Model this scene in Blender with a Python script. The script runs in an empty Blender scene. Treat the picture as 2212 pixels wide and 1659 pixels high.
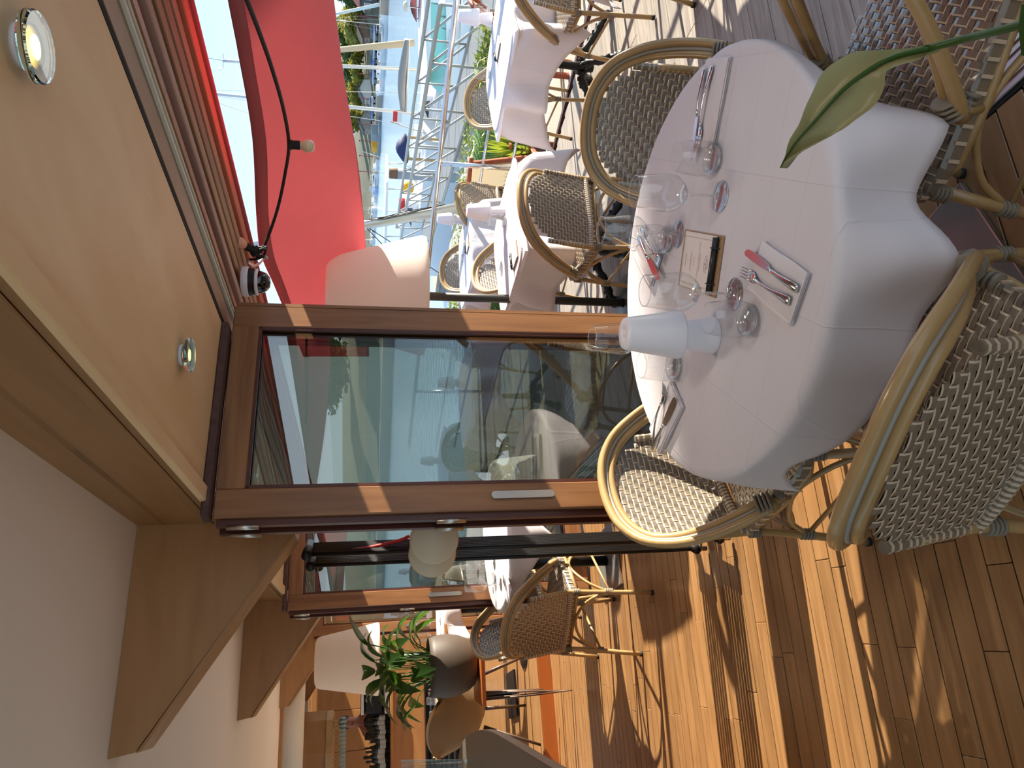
import bpy, bmesh, math, random
from mathutils import Vector, Matrix, Quaternion
R_ = random.Random(7)
SC = bpy.context.scene
COL = SC.collection
PI = math.pi
# ------------------------------------------------------------------ camera
F_PX, CU, CV, EYE = 1534.0, 829.5, 1106.0, 1.6
dn = Vector((-61.0, 7331.0, 1534.0)).normalized()
up_c = -dn
vp = Vector((182 - CU, 787 - CV, F_PX))
yd = (vp - up_c * vp.dot(up_c)).normalized()
xd = yd.cross(up_c)
if xd.x < 0: xd = -xd
RM = Matrix((xd, yd, up_c))               # camera (right, down, ahead) -> world
cam_d = bpy.data.cameras.new('camera'); cam = bpy.data.objects.new('camera', cam_d); COL.objects.link(cam)
cx_, cy_, cz_ = RM @ Vector((0, 1, 0)), RM @ Vector((1, 0, 0)), -(RM @ Vector((0, 0, 1)))
m4 = Matrix((cx_, cy_, cz_)).transposed().to_4x4(); m4.translation = (0, 0, EYE)
cam.matrix_world = m4                      # the photograph was taken on its side: real up is the left of the frame
cam_d.sensor_fit = 'HORIZONTAL'; cam_d.sensor_width = 36.0; cam_d.lens = 36.0 * F_PX / 2212.0
cam_d.clip_start = 0.05; cam_d.clip_end = 3000
SC.camera = cam
def ray(px, py):
    return RM @ Vector((1659 - py - CU, px - CV, F_PX))
def at_z(px, py, z):
    r = ray(px, py); t = (z - EYE) / r.z
    return Vector((r.x * t, r.y * t, z))
def at_y(px, py, y):
    r = ray(px, py); t = y / r.y
    return Vector((r.x * t, y, EYE + r.z * t))
def at_x(px, py, x):
    r = ray(px, py); t = x / r.x
    return Vector((x, r.y * t, EYE + r.z * t))
def at_d(px, py, d):
    r = ray(px, py); t = d / math.hypot(r.x, r.y)
    return Vector((r.x * t, r.y * t, EYE + r.z * t))
# ------------------------------------------------------------------ world, sun, exposure
SUN = Vector((-1.0, 0.12, -0.385)).normalized()
w = bpy.data.worlds.new('sky'); SC.world = w; w.use_nodes = True
nt = w.node_tree; nt.nodes.clear()
wo = nt.nodes.new('ShaderNodeOutputWorld'); bg = nt.nodes.new('ShaderNodeBackground')
tc = nt.nodes.new('ShaderNodeTexCoord'); sp = nt.nodes.new('ShaderNodeSeparateXYZ'); cr = nt.nodes.new('ShaderNodeValToRGB')
nt.links.new(tc.outputs['Generated'], sp.inputs[0]); nt.links.new(sp.outputs['Z'], cr.inputs[0])
cr.color_ramp.elements[0].position = 0.0; cr.color_ramp.elements[0].color = (0.80, 0.90, 1.0, 1)
cr.color_ramp.elements[1].position = 0.75; cr.color_ramp.elements[1].color = (0.42, 0.62, 0.92, 1)
e = cr.color_ramp.elements.new(0.22); e.color = (0.54, 0.74, 1.0, 1)
nt.links.new(cr.outputs[0], bg.inputs[0]); nt.links.new(bg.outputs[0], wo.inputs[0])
bg.inputs[1].default_value = 0.445
sun_d = bpy.data.lights.new('sun', 'SUN'); sun_d.energy = 5.2; sun_d.angle = math.radians(0.55); sun_d.color = (1.0, 0.92, 0.78)
sun = bpy.data.objects.new('sun', sun_d); COL.objects.link(sun)
sun.rotation_mode = 'QUATERNION'; sun.rotation_quaternion = SUN.to_track_quat('-Z', 'Y'); sun.location = (12, -2, 8)
vs = SC.view_settings
SC.display_settings.display_device = 'sRGB'
vs.view_transform = 'Standard'; vs.look = 'None'; vs.gamma = 1.0; vs.use_curve_mapping = False
vs.exposure = 1.58
SC.cycles.max_bounces = 12; SC.cycles.diffuse_bounces = 5; SC.cycles.glossy_bounces = 5
SC.cycles.transmission_bounces = 10; SC.cycles.transparent_max_bounces = 16
SC.cycles.caustics_reflective = False; SC.cycles.caustics_refractive = False
SC.cycles.sample_clamp_indirect = 8.0
# ------------------------------------------------------------------ materials
M = {}
def _new(name):
    m = bpy.data.materials.new(name); m.use_nodes = True; n = m.node_tree
    n.nodes.clear(); o = n.nodes.new('ShaderNodeOutputMaterial'); b = n.nodes.new('ShaderNodeBsdfPrincipled')
    n.links.new(b.outputs[0], o.inputs[0]); M[name] = m
    return m, n, b, o
def lin(c):
    f = lambda v: v / 12.92 if v <= 0.04045 else ((v + 0.055) / 1.055) ** 2.4
    return (f(c[0] / 255.0), f(c[1] / 255.0), f(c[2] / 255.0), 1)
def plain(name, c, rough=0.6, metal=0.0, vary=0.08, scale=20.0, bump=0.0, spec=0.5, coat=0.0, rnd=0.0):
    """a colour that wanders a little with a noise"""
    m, n, b, o = _new(name)
    c = lin(c)
    tx = n.nodes.new('ShaderNodeTexCoord'); nz = n.nodes.new('ShaderNodeTexNoise'); nz.inputs['Scale'].default_value = scale
    nz.inputs['Detail'].default_value = 5
    n.links.new(tx.outputs['Object'], nz.inputs['Vector'])
    mx = n.nodes.new('ShaderNodeMix'); mx.data_type = 'RGBA'
    mx.inputs[6].default_value = [max(0, v * (1 - vary)) for v in c[:3]] + [1]; mx.inputs[7].default_value = [min(1, v * (1 + vary)) for v in c[:3]] + [1]
    n.links.new(nz.outputs[0], mx.inputs[0])
    out = mx.outputs[2]
    if rnd:
        oi = n.nodes.new('ShaderNodeObjectInfo'); hs = n.nodes.new('ShaderNodeHueSaturation'); mr = n.nodes.new('ShaderNodeMapRange')
        mr.inputs[3].default_value = 1 - rnd; mr.inputs[4].default_value = 1 + rnd
        n.links.new(oi.outputs['Random'], mr.inputs[0]); n.links.new(mr.outputs[0], hs.inputs['Value']); n.links.new(out, hs.inputs['Color']); out = hs.outputs[0]
    n.links.new(out, b.inputs['Base Color'])
    b.inputs['Roughness'].default_value = rough; b.inputs['Metallic'].default_value = metal
    b.inputs['Specular IOR Level'].default_value = spec
    if coat: b.inputs['Coat Weight'].default_value = coat; b.inputs['Coat Roughness'].default_value = 0.08
    if coat > .7: b.inputs['Coat IOR'].default_value = 1.65; b.inputs['Coat Roughness'].default_value = 0.18
    if bump:
        bp = n.nodes.new('ShaderNodeBump'); bp.inputs['Strength'].default_value = bump; bp.inputs['Distance'].default_value = 0.004
        n.links.new(nz.outputs[0], bp.inputs['Height']); n.links.new(bp.outputs[0], b.inputs['Normal'])
    return m
def wood(name, c1, c2, stretch=(2, 30, 30), rough=0.45, rnd=0.16, coat=0.0, bump=0.15, wscale=1.0):
    """grain: noise stretched along one axis, plus a value shift for every object"""
    m, n, b, o = _new(name)
    tx = n.nodes.new('ShaderNodeTexCoord'); mp = n.nodes.new('ShaderNodeMapping'); mp.inputs['Scale'].default_value = stretch
    oi = n.nodes.new('ShaderNodeObjectInfo'); ml = n.nodes.new('ShaderNodeMath'); ml.operation = 'MULTIPLY'; ml.inputs[1].default_value = 37.0
    n.links.new(oi.outputs['Random'], ml.inputs[0])
    nz = n.nodes.new('ShaderNodeTexNoise'); nz.noise_dimensions = '4D'; nz.inputs['Scale'].default_value = 1.0 * wscale; nz.inputs['Detail'].default_value = 6
    nz.inputs['Distortion'].default_value = 0.6
    n.links.new(tx.outputs['Object'], mp.inputs[0]); n.links.new(mp.outputs[0], nz.inputs['Vector']); n.links.new(ml.outputs[0], nz.inputs['W'])
    cr = n.nodes.new('ShaderNodeValToRGB'); cr.color_ramp.elements[0].position = 0.3; cr.color_ramp.elements[1].position = 0.72
    cr.color_ramp.elements[0].color = lin(c1); cr.color_ramp.elements[1].color = lin(c2)
    n.links.new(nz.outputs[0], cr.inputs[0])
    hs = n.nodes.new('ShaderNodeHueSaturation'); mr = n.nodes.new('ShaderNodeMapRange'); mr.inputs[3].default_value = 1 - rnd; mr.inputs[4].default_value = 1 + rnd
    n.links.new(oi.outputs['Random'], mr.inputs[0]); n.links.new(mr.outputs[0], hs.inputs['Value']); n.links.new(cr.outputs[0], hs.inputs['Color'])
    n.links.new(hs.outputs[0], b.inputs['Base Color'])
    b.inputs['Roughness'].default_value = rough
    if coat: b.inputs['Coat Weight'].default_value = coat; b.inputs['Coat Roughness'].default_value = 0.15
    if bump:
        bp = n.nodes.new('ShaderNodeBump'); bp.inputs['Strength'].default_value = bump; bp.inputs['Distance'].default_value = 0.002
        n.links.new(nz.outputs[0], bp.inputs['Height']); n.links.new(bp.outputs[0], b.inputs['Normal'])
    return m
def cloth_mat(name, c, trans=0.25, c_trans=None, scale=900, vary=0.03, bump=0.12):
    m, n, b, o = _new(name)
    c = lin(c)
    tx = n.nodes.new('ShaderNodeTexCoord'); nz = n.nodes.new('ShaderNodeTexNoise'); nz.inputs['Scale'].default_value = 9; nz.inputs['Detail'].default_value = 6
    n.links.new(tx.outputs['Object'], nz.inputs['Vector'])
    mx = n.nodes.new('ShaderNodeMix'); mx.data_type = 'RGBA'
    mx.inputs[6].default_value = [v * (1 - vary) for v in c[:3]] + [1]; mx.inputs[7].default_value = [min(1, v * (1 + vary)) for v in c[:3]] + [1]
    n.links.new(nz.outputs[0], mx.inputs[0]); n.links.new(mx.outputs[2], b.inputs['Base Color'])
    b.inputs['Roughness'].default_value = 0.9; b.inputs['Specular IOR Level'].default_value = 0.15
    bp = n.nodes.new('ShaderNodeBump'); bp.inputs['Strength'].default_value = bump; bp.inputs['Distance'].default_value = 0.01
    n.links.new(nz.outputs[0], bp.inputs['Height']); n.links.new(bp.outputs[0], b.inputs['Normal'])
    t = n.nodes.new('ShaderNodeBsdfTranslucent'); t.inputs[0].default_value = lin(c_trans) if c_trans else c
    ms = n.nodes.new('ShaderNodeMixShader'); ms.inputs[0].default_value = trans
    n.links.new(b.outputs[0], ms.inputs[1]); n.links.new(t.outputs[0], ms.inputs[2]); n.links.new(ms.outputs[0], o.inputs[0])
    return m
def creases(m, scale, rot):
    """ironing folds: a coarse brick grid of fine ridges added to the cloth's bump"""
    n = m.node_tree; b = [x for x in n.nodes if x.type == 'BSDF_PRINCIPLED'][0]; bp = [x for x in n.nodes if x.type == 'BUMP'][0]
    tx = n.nodes.new('ShaderNodeTexCoord'); mp = n.nodes.new('ShaderNodeMapping'); mp.inputs['Rotation'].default_value = (0, 0, rot)
    br = n.nodes.new('ShaderNodeTexBrick'); br.offset = 0.0; br.inputs['Scale'].default_value = scale; br.inputs['Mortar Size'].default_value = .006; br.inputs['Mortar Smooth'].default_value = 1.0
    n.links.new(tx.outputs['Object'], mp.inputs[0]); n.links.new(mp.outputs[0], br.inputs['Vector'])
    b2 = n.nodes.new('ShaderNodeBump'); b2.inputs['Strength'].default_value = .35; b2.inputs['Distance'].default_value = .004
    n.links.new(br.outputs['Fac'], b2.inputs['Height']); n.links.new(bp.outputs[0], b2.inputs['Normal']); n.links.new(b2.outputs[0], b.inputs['Normal'])
def thin_glass(name, tint=(255, 255, 255), f0=0.05, rough=0.0, bumpy=0.0):
    """a thin pane or shell: see-through, with a mirror share that grows to grazing angles (the same from both sides)"""
    m, n, b, o = _new(name)
    n.nodes.remove(b)
    tr = n.nodes.new('ShaderNodeBsdfTransparent'); tr.inputs[0].default_value = lin(tint)
    gl = n.nodes.new('ShaderNodeBsdfGlossy'); gl.inputs['Roughness'].default_value = rough
    ge = n.nodes.new('ShaderNodeNewGeometry'); dt = n.nodes.new('ShaderNodeVectorMath'); dt.operation = 'DOT_PRODUCT'
    n.links.new(ge.outputs['Normal'], dt.inputs[0]); n.links.new(ge.outputs['Incoming'], dt.inputs[1])
    def mth(op, a, bb=None, clamp=False):
        q = n.nodes.new('ShaderNodeMath'); q.operation = op; q.use_clamp = clamp
        for i, v in enumerate((a, bb)):
            if v is None: continue
            if isinstance(v, (int, float)): q.inputs[i].default_value = v
            else: n.links.new(v, q.inputs[i])
        return q.outputs[0]
    c = mth('ABSOLUTE', dt.outputs['Value']); k = mth('POWER', mth('SUBTRACT', 1.0, c, True), 5.0)
    f = mth('ADD', mth('MULTIPLY', k, 1.0 - f0), f0, True)
    ms = n.nodes.new('ShaderNodeMixShader'); n.links.new(f, ms.inputs[0])
    n.links.new(tr.outputs[0], ms.inputs[1]); n.links.new(gl.outputs[0], ms.inputs[2]); n.links.new(ms.outputs[0], o.inputs[0])
    return m
def solid_glass(name, c=(255, 255, 255), rough=0.0, ior=1.5):
    m, n, b, o = _new(name)
    b.inputs['Base Color'].default_value = lin(c); b.inputs['Transmission Weight'].default_value = 1.0
    b.inputs['Roughness'].default_value = rough; b.inputs['IOR'].default_value = ior
    return m
def glow(name, c, s):
    m, n, b, o = _new(name)
    b.inputs['Base Color'].default_value = lin(c); b.inputs['Emission Color'].default_value = lin(c); b.inputs['Emission Strength'].default_value = s
    return m
wood('floor_wood', (138, 98, 60), (172, 130, 84), (3, 38, 10), rough=0.33, rnd=0.16, coat=0.12)
wood('deck_wood', (140, 128, 118), (182, 172, 158), (3, 40, 10), rough=0.75, rnd=0.10)
wood('door_wood', (124, 82, 50), (160, 112, 70), (30, 30, 2.2), rough=0.38, rnd=0.05, coat=0.15)
wood('rail_wood', (124, 82, 50), (160, 112, 70), (2.2, 30, 30), rough=0.38, rnd=0.05, coat=0.15)
wood('dark_wood', (66, 30, 22), (92, 44, 30), (20, 20, 2), rough=0.4, rnd=0.05, coat=0.1)
wood('soffit_wood', (226, 184, 132), (246, 214, 168), (5, 1.6, 5), rough=0.5, rnd=0.03, bump=0.03)
wood('fin_wood', (156, 112, 68), (174, 130, 84), (2.2, 14, 14), rough=0.45, rnd=0.03, bump=0.03)
wood('beam_wood', (146, 104, 62), (162, 118, 74), (14, 2.2, 14), rough=0.45, rnd=0.03, bump=0.03)
wood('bar_wood', (164, 114, 66), (182, 132, 80), (3, 14, 14), rough=0.4, rnd=0.03, bump=0.03)
wood('teak_red', (150, 70, 42), (176, 90, 56), (20, 20, 3), rough=0.5, rnd=0.08)
wood('roof_wood', (150, 114, 84), (186, 150, 112), (24, 2, 24), rough=0.6, rnd=0.15)
wood('pontoon_wood', (150, 136, 120), (188, 174, 154), (3, 30, 10), rough=0.8, rnd=0.1)
plain('white_paint', (244, 236, 226), 0.7, vary=0.02, scale=3)
plain('white_plaster', (222, 216, 202), 0.6, vary=0.03, scale=3)
cloth_mat('linen', (238, 232, 234), 0.22)
creases(M['linen'], 2.0, .75)
cloth_mat('linen_napkin', (236, 228, 228), 0.15)
cloth_mat('red_canvas', (188, 82, 88), 0.13, (204, 92, 94), vary=0.07, bump=0.06)
cloth_mat('parasol_canvas', (178, 96, 98), 0.02, (186, 104, 104), vary=0.05, bump=0.03)
cloth_mat('red_hem', (178, 92, 94), 0.12, (186, 94, 94), vary=0.06, bump=0.03)
cloth_mat('canvas_beige', (206, 190, 160), 0.25)
cloth_mat('shade_white', (240, 232, 222), 0.32, (255, 242, 230), vary=0.01, bump=0.0)
plain('bamboo', (172, 140, 92), 0.32, vary=0.22, scale=16, coat=0.25, spec=0.5)
plain('taupe_strand', (122, 110, 94), 0.30, vary=0.12, scale=120, spec=0.7, coat=0.8)
plain('beige_strand', (204, 184, 158), 0.34, vary=0.05, scale=100, spec=0.5)
plain('grey_wrap', (130, 120, 104), 0.5, vary=0.1, scale=60)
plain('grey_strip', (158, 154, 144), 0.35, vary=0.05)
plain('black_rubber', (26, 24, 22), 0.7)
plain('black_iron', (34, 34, 34), 0.45, metal=0.4, vary=0.2, scale=60, bump=0.4)
plain('black_steel', (24, 22, 22), 0.4, metal=0.3)
plain('grey_pole', (74, 72, 66), 0.4, metal=0.3)
plain('steel', (214, 212, 210), 0.16, metal=1.0, vary=0.03)
plain('brushed', (196, 190, 180), 0.34, metal=1.0, vary=0.05)
plain('alu', (204, 204, 200), 0.38, metal=0.9, vary=0.05)
plain('galvanised', (150, 148, 142), 0.5, metal=0.7, vary=0.12, scale=8)
plain('track_metal', (150, 128, 106), 0.45, metal=0.5)
plain('track_light', (226, 218, 200), 0.5)
plain('gap_dark', (26, 22, 28), 0.8)
plain('white_plastic', (238, 234, 238), 0.38, vary=0.01)
plain('white_gel', (236, 232, 226), 0.3, vary=0.02, scale=4)
plain('cream_gel', (214, 200, 172), 0.4, vary=0.03)
plain('navy', (38, 48, 92), 0.7)
plain('blue_paint', (96, 130, 186), 0.35, coat=0.4)
plain('blue_light', (178, 192, 218), 0.35, coat=0.4)
plain('grey_paint', (130, 138, 140), 0.6)
plain('teal_glass', (150, 214, 200), 0.15)
plain('dark_window', (44, 50, 62), 0.15, spec=0.8)
plain('brown_rust', (112, 84, 60), 0.7)
plain('yellow', (246, 176, 18), 0.5)
plain('orange_net', (222, 160, 44), 0.7)
plain('red_paint', (214, 50, 44), 0.5)
plain('maroon', (134, 38, 50), 0.6)
plain('bulb_cream', (232, 214, 176), 0.25, coat=0.3)
plain('bulb_pink', (240, 176, 148), 0.25, coat=0.3)
plain('pot_clay', (80, 66, 55), 0.55, vary=0.16, scale=9, bump=0.15)
plain('table_orange', (176, 96, 40), 0.4)
plain('hairpin', (92, 70, 56), 0.4, metal=0.4)
plain('brown_leather', (128, 104, 76), 0.42, vary=0.08, scale=5, coat=0.1)
plain('tan_leather', (214, 184, 140), 0.45, vary=0.05)
plain('grey_leather', (96, 90, 82), 0.38, vary=0.08, scale=30, bump=0.05)
plain('slate', (124, 122, 116), 0.24, vary=0.25, scale=14, spec=0.6)
plain('gravel', (176, 172, 164), 0.9, vary=0.4, scale=60, bump=0.8)
plain('soil', (150, 138, 112), 0.95, vary=0.3, scale=4, bump=0.5)
plain('concrete', (160, 152, 140), 0.85, vary=0.12, scale=3)
plain('roof_tile', (182, 104, 84), 0.8, vary=0.15, scale=2)
plain('slate_wall', (72, 76, 84), 0.7)
plain('timber_wall', (140, 112, 88), 0.8)
plain('pile_metal', (150, 154, 158), 0.5, metal=0.3, vary=0.08, scale=2)
plain('skin', (176, 112, 82), 0.5)
plain('hair', (40, 26, 20), 0.6)
plain('shirt', (34, 32, 34), 0.8)
plain('paper', (232, 220, 212), 0.6, vary=0.01)
plain('ink', (88, 66, 70), 0.7)
plain('ink_red', (196, 84, 90), 0.7)
plain('kraft_board', (164, 128, 92), 0.6)
plain('clip_black', (26, 26, 28), 0.35)
plain('bottle_green', (28, 40, 26), 0.12, spec=0.8)
plain('bottle_brown', (70, 40, 20), 0.12, spec=0.8)
plain('label_paper', (226, 222, 210), 0.7)
plain('bark', (96, 78, 62), 0.9, vary=0.2)
plain('leaf_green', (74, 112, 34), 0.5, vary=0.25, scale=6)
def leafmat(name, c, ct, trans=0.4, rough=0.45, rnd=0.0):
    m = cloth_mat(name, c, trans, ct, vary=0.18, bump=0.05)
    b = [x for x in m.node_tree.nodes if x.type == 'BSDF_PRINCIPLED'][0]
    b.inputs['Roughness'].default_value = rough; b.inputs['Specular IOR Level'].default_value = 0.4
    return m
leafmat('leaf_lily', (28, 54, 20), (80, 126, 30), 0.3, 0.35)
leafmat('leaf_near', (176, 176, 134), (176, 176, 120), 0.35, 0.4)
leafmat('leaf_yucca', (132, 150, 52), (170, 180, 60), 0.35)
leafmat('leaf_hedge', (124, 138, 62), (160, 170, 70), 0.35)
leafmat('leaf_tree', (78, 98, 52), (110, 130, 60), 0.3, 0.7)
leafmat('leaf_tree_yellow', (138, 136, 58), (170, 160, 70), 0.3, 0.7)
leafmat('leaf_tree_bright', (84, 128, 48), (120, 160, 60), 0.3, 0.7)
leafmat('petiole', (60, 96, 36), (100, 140, 50), 0.2, 0.4)
thin_glass('wine_glass', (252, 253, 253), 0.09)
thin_glass('pane_glass', (214, 218, 212), 0.20)
thin_glass('dome_glass', (90, 86, 82), 0.08)
thin_glass('clear_glass', (240, 246, 243), 0.06)
thin_glass('thick_glass', (250, 252, 252), 0.10)
def half_solid(m):
    n = m.node_tree; o = [x for x in n.nodes if x.type == 'OUTPUT_MATERIAL'][0]; src = o.inputs[0].links[0].from_socket
    g = n.nodes.new('ShaderNodeBsdfGlass'); g.inputs['Roughness'].default_value = 0; g.inputs['IOR'].default_value = 1.45; ms = n.nodes.new('ShaderNodeMixShader'); ms.inputs[0].default_value = .38
    n.links.new(src, ms.inputs[1]); n.links.new(g.outputs[0], ms.inputs[2]); n.links.new(ms.outputs[0], o.inputs[0])
half_solid(M['thick_glass'])
solid_glass('green_glass', (214, 240, 226))
glow('lamp_on', (255, 214, 120), 2.5)
def water_mat():
    m, n, b, o = _new('water')
    b.inputs['Base Color'].default_value = lin((150, 180, 200)); b.inputs['Roughness'].default_value = 0.12
    tx = n.nodes.new('ShaderNodeTexCoord'); nz = n.nodes.new('ShaderNodeTexNoise'); nz.inputs['Scale'].default_value = 1.6; nz.inputs['Detail'].default_value = 5
    bp = n.nodes.new('ShaderNodeBump'); bp.inputs['Strength'].default_value = 0.6; bp.inputs['Distance'].default_value = 0.12
    n.links.new(tx.outputs['Object'], nz.inputs['Vector']); n.links.new(nz.outputs[0], bp.inputs['Height']); n.links.new(bp.outputs[0], b.inputs['Normal'])
water_mat()
# ------------------------------------------------------------------ mesh builder
class MB:
    def __init__(s): s.v = []; s.f = []; s.m = []
    def add(s, vs, fs, mi=0):
        o = len(s.v); s.v += [tuple(p) for p in vs]; s.f += [tuple(i + o for i in f) for f in fs]; s.m += [mi] * len(fs); return s
    def box(s, c, d, rz=0.0, mi=0, ry=0.0, rx=0.0, bev=0.0):
        hx, hy, hz = d[0] / 2, d[1] / 2, d[2] / 2
        mt = Matrix.Rotation(rz, 3, 'Z') @ Matrix.Rotation(ry, 3, 'Y') @ Matrix.Rotation(rx, 3, 'X'); c = Vector(c)
        if bev <= 0:
            vs = [mt @ Vector((x, y, z)) + c for z in (-hz, hz) for (x, y) in ((-hx, -hy), (hx, -hy), (hx, hy), (-hx, hy))]
            return s.add(vs, [(3, 2, 1, 0), (4, 5, 6, 7), (0, 1, 5, 4), (1, 2, 6, 5), (2, 3, 7, 6), (3, 0, 4, 7)], mi)
        bv = min(bev, hx * .9, hy * .9, hz * .9)
        rings = []
        for (ix, iz) in ((bv, -hz), (0, -hz + bv), (0, hz - bv), (bv, hz)):
            rings.append([mt @ Vector(p) + c for p in ((-hx + ix + bv, -hy + ix, iz), (hx - ix - bv, -hy + ix, iz), (hx - ix, -hy + ix + bv, iz), (hx - ix, hy - ix - bv, iz), (hx - ix - bv, hy - ix, iz), (-hx + ix + bv, hy - ix, iz), (-hx + ix, hy - ix - bv, iz), (-hx + ix, -hy + ix + bv, iz))])
        vs = sum(rings, []); fs = [tuple(range(7, -1, -1)), tuple(range(24, 32))]
        for k in range(3):
            for i in range(8):
                j = (i + 1) % 8; fs.append((k * 8 + i, k * 8 + j, k * 8 + 8 + j, k * 8 + 8 + i))
        return s.add(vs, fs, mi)
    def tube(s, pts, r, n=8, mi=0, caps=True, closed=False, flat=1.0):
        pts = [Vector(p) for p in pts]; N = len(pts)
        rs = r if isinstance(r, (list, tuple)) else [r] * N
        t0 = (pts[1] - pts[0]).normalized()
        ref = Vector((0, 0, 1)) if abs(t0.z) < 0.9 else Vector((1, 0, 0))
        nrm = (ref - t0 * ref.dot(t0)).normalized(); vs = []
        for i, p in enumerate(pts):
            if closed: t = pts[(i + 1) % N] - pts[i - 1]
            else: t = pts[min(i + 1, N - 1)] - pts[max(i - 1, 0)]
            t.normalize(); nrm = (nrm - t * nrm.dot(t))
            if nrm.length < 1e-6: nrm = t.orthogonal()
            nrm.normalize(); bn = t.cross(nrm)
            for k in range(n):
                a = 2 * PI * k / n; vs.append(p + nrm * (math.cos(a) * rs[i]) + bn * (math.sin(a) * rs[i] * flat))
        fs = []
        for i in range(N if closed else N - 1):
            j = (i + 1) % N
            for k in range(n):
                l = (k + 1) % n; fs.append((i * n + k, i * n + l, j * n + l, j * n + k))
        if caps and not closed: fs += [tuple(range(n - 1, -1, -1)), tuple(range((N - 1) * n, N * n))]
        return s.add(vs, fs, mi)
    def lathe(s, prof, n=20, c=(0, 0, 0), mi=0, rot=None, close=False):
        c = Vector(c); vs = []
        for (r, z) in prof:
            for k in range(n):
                a = 2 * PI * k / n; p = Vector((r * math.cos(a), r * math.sin(a), z))
                vs.append((rot @ p if rot else p) + c)
        fs = []
        for i in range(len(prof) - 1):
            for k in range(n):
                l = (k + 1) % n; fs.append((i * n + k, i * n + l, (i + 1) * n + l, (i + 1) * n + k))
        if prof[0][0] > 1e-5: fs.append(tuple(range(n - 1, -1, -1))) if close else None
        if prof[-1][0] > 1e-5 and close: fs.append(tuple(range((len(prof) - 1) * n, len(prof) * n)))
        return s.add(vs, fs, mi)
    def grid(s, fn, nu, nv, mi=0):
        vs = [fn(i / nu, j / nv) for j in range(nv + 1) for i in range(nu + 1)]
        fs = [(j * (nu + 1) + i, j * (nu + 1) + i + 1, (j + 1) * (nu + 1) + i + 1, (j + 1) * (nu + 1) + i) for j in range(nv) for i in range(nu)]
        return s.add(vs, fs, mi)
    def prism(s, poly, dvec, mi=0):
        dvec = Vector(dvec); a = [Vector(p) for p in poly]; b = [p + dvec for p in a]; n = len(a)
        fs = [tuple(range(n - 1, -1, -1)), tuple(range(n, 2 * n))] + [(i, (i + 1) % n, n + (i + 1) % n, n + i) for i in range(n)]
        return s.add(a + b, fs, mi)
    def mesh(s, name, mats, smooth=False):
        me = bpy.data.meshes.new(name); me.from_pydata(s.v, [], [f for f in s.f]); 
        for mt in (mats if isinstance(mats, (list, tuple)) else [mats]): me.materials.append(M[mt])
        me.polygons.foreach_set('material_index', s.m)
        if smooth: me.polygons.foreach_set('use_smooth', [True] * len(s.f))
        bm = bmesh.new(); bm.from_mesh(me); bmesh.ops.recalc_face_normals(bm, faces=bm.faces); bm.to_mesh(me); bm.free()
        me.update(); return me
    def build(s, name, mats, parent=None, smooth=False, loc=None, rz=0.0, autos=None):
        me = s.mesh(name, mats, smooth or autos is not None)
        if autos is not None:
            try: me.set_sharp_from_angle(angle=math.radians(autos))
            except Exception: pass
        o = bpy.data.objects.new(name, me); COL.objects.link(o)
        if parent is not None: o.parent = parent
        if loc is not None: o.location = loc
        if rz: o.rotation_euler = (0, 0, rz)
        return o
def tag(o, label, cat, group=None):
    o['label'] = label; o['category'] = cat
    if group: o['group'] = group
    return o
def thing(name, label, cat, loc=(0, 0, 0), rz=0.0, group=None):
    o = bpy.data.objects.new(name, None); COL.objects.link(o); o.empty_display_size = 0.1
    o.location = loc; o.rotation_euler = (0, 0, rz)
    return tag(o, label, cat, group)
def struct(o): o['kind'] = 'structure'; return o
def stuff(o): o['kind'] = 'stuff'; return o
def rootstruct(name, loc=(0, 0, 0), rz=0.0):
    o = bpy.data.objects.new(name, None); COL.objects.link(o); o.location = loc; o.rotation_euler = (0, 0, rz); o.empty_display_size = .1
    return struct(o)
def inst(name, me, parent, loc=(0, 0, 0), rot=(0, 0, 0), scale=None):
    o = bpy.data.objects.new(name, me); COL.objects.link(o); o.parent = parent; o.location = loc; o.rotation_euler = rot
    if scale: o.scale = scale
    return o
KIDS = {}
def dup(root, loc, rz=None, label=None, scale=None):
    """copy a thing with copies of its parts and sub-parts"""
    r = root.copy(); COL.objects.link(r); r.location = loc
    if rz is not None: r.rotation_euler = (0, 0, rz)
    if scale: r.scale = scale
    if label: r['label'] = label
    for ch in list(root.children):
        c = ch.copy(); COL.objects.link(c); c.parent = r
        for g in list(ch.children):
            d = g.copy(); COL.objects.link(d); d.parent = c
    return r
def smoothpath(pts, n=6):
    """Catmull-Rom through the points"""
    P = [Vector(p) for p in pts]; P = [P[0] * 2 - P[1]] + P + [P[-1] * 2 - P[-2]]; out = []
    for i in range(1, len(P) - 2):
        for k in range(n):
            t = k / n; a, b, c, d = P[i - 1], P[i], P[i + 1], P[i + 2]
            out.append(0.5 * ((2 * b) + (c - a) * t + (2 * a - 5 * b + 4 * c - d) * t * t + (3 * b - a - 3 * c + d) * t ** 3))
    out.append(P[-2]); return out
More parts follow.
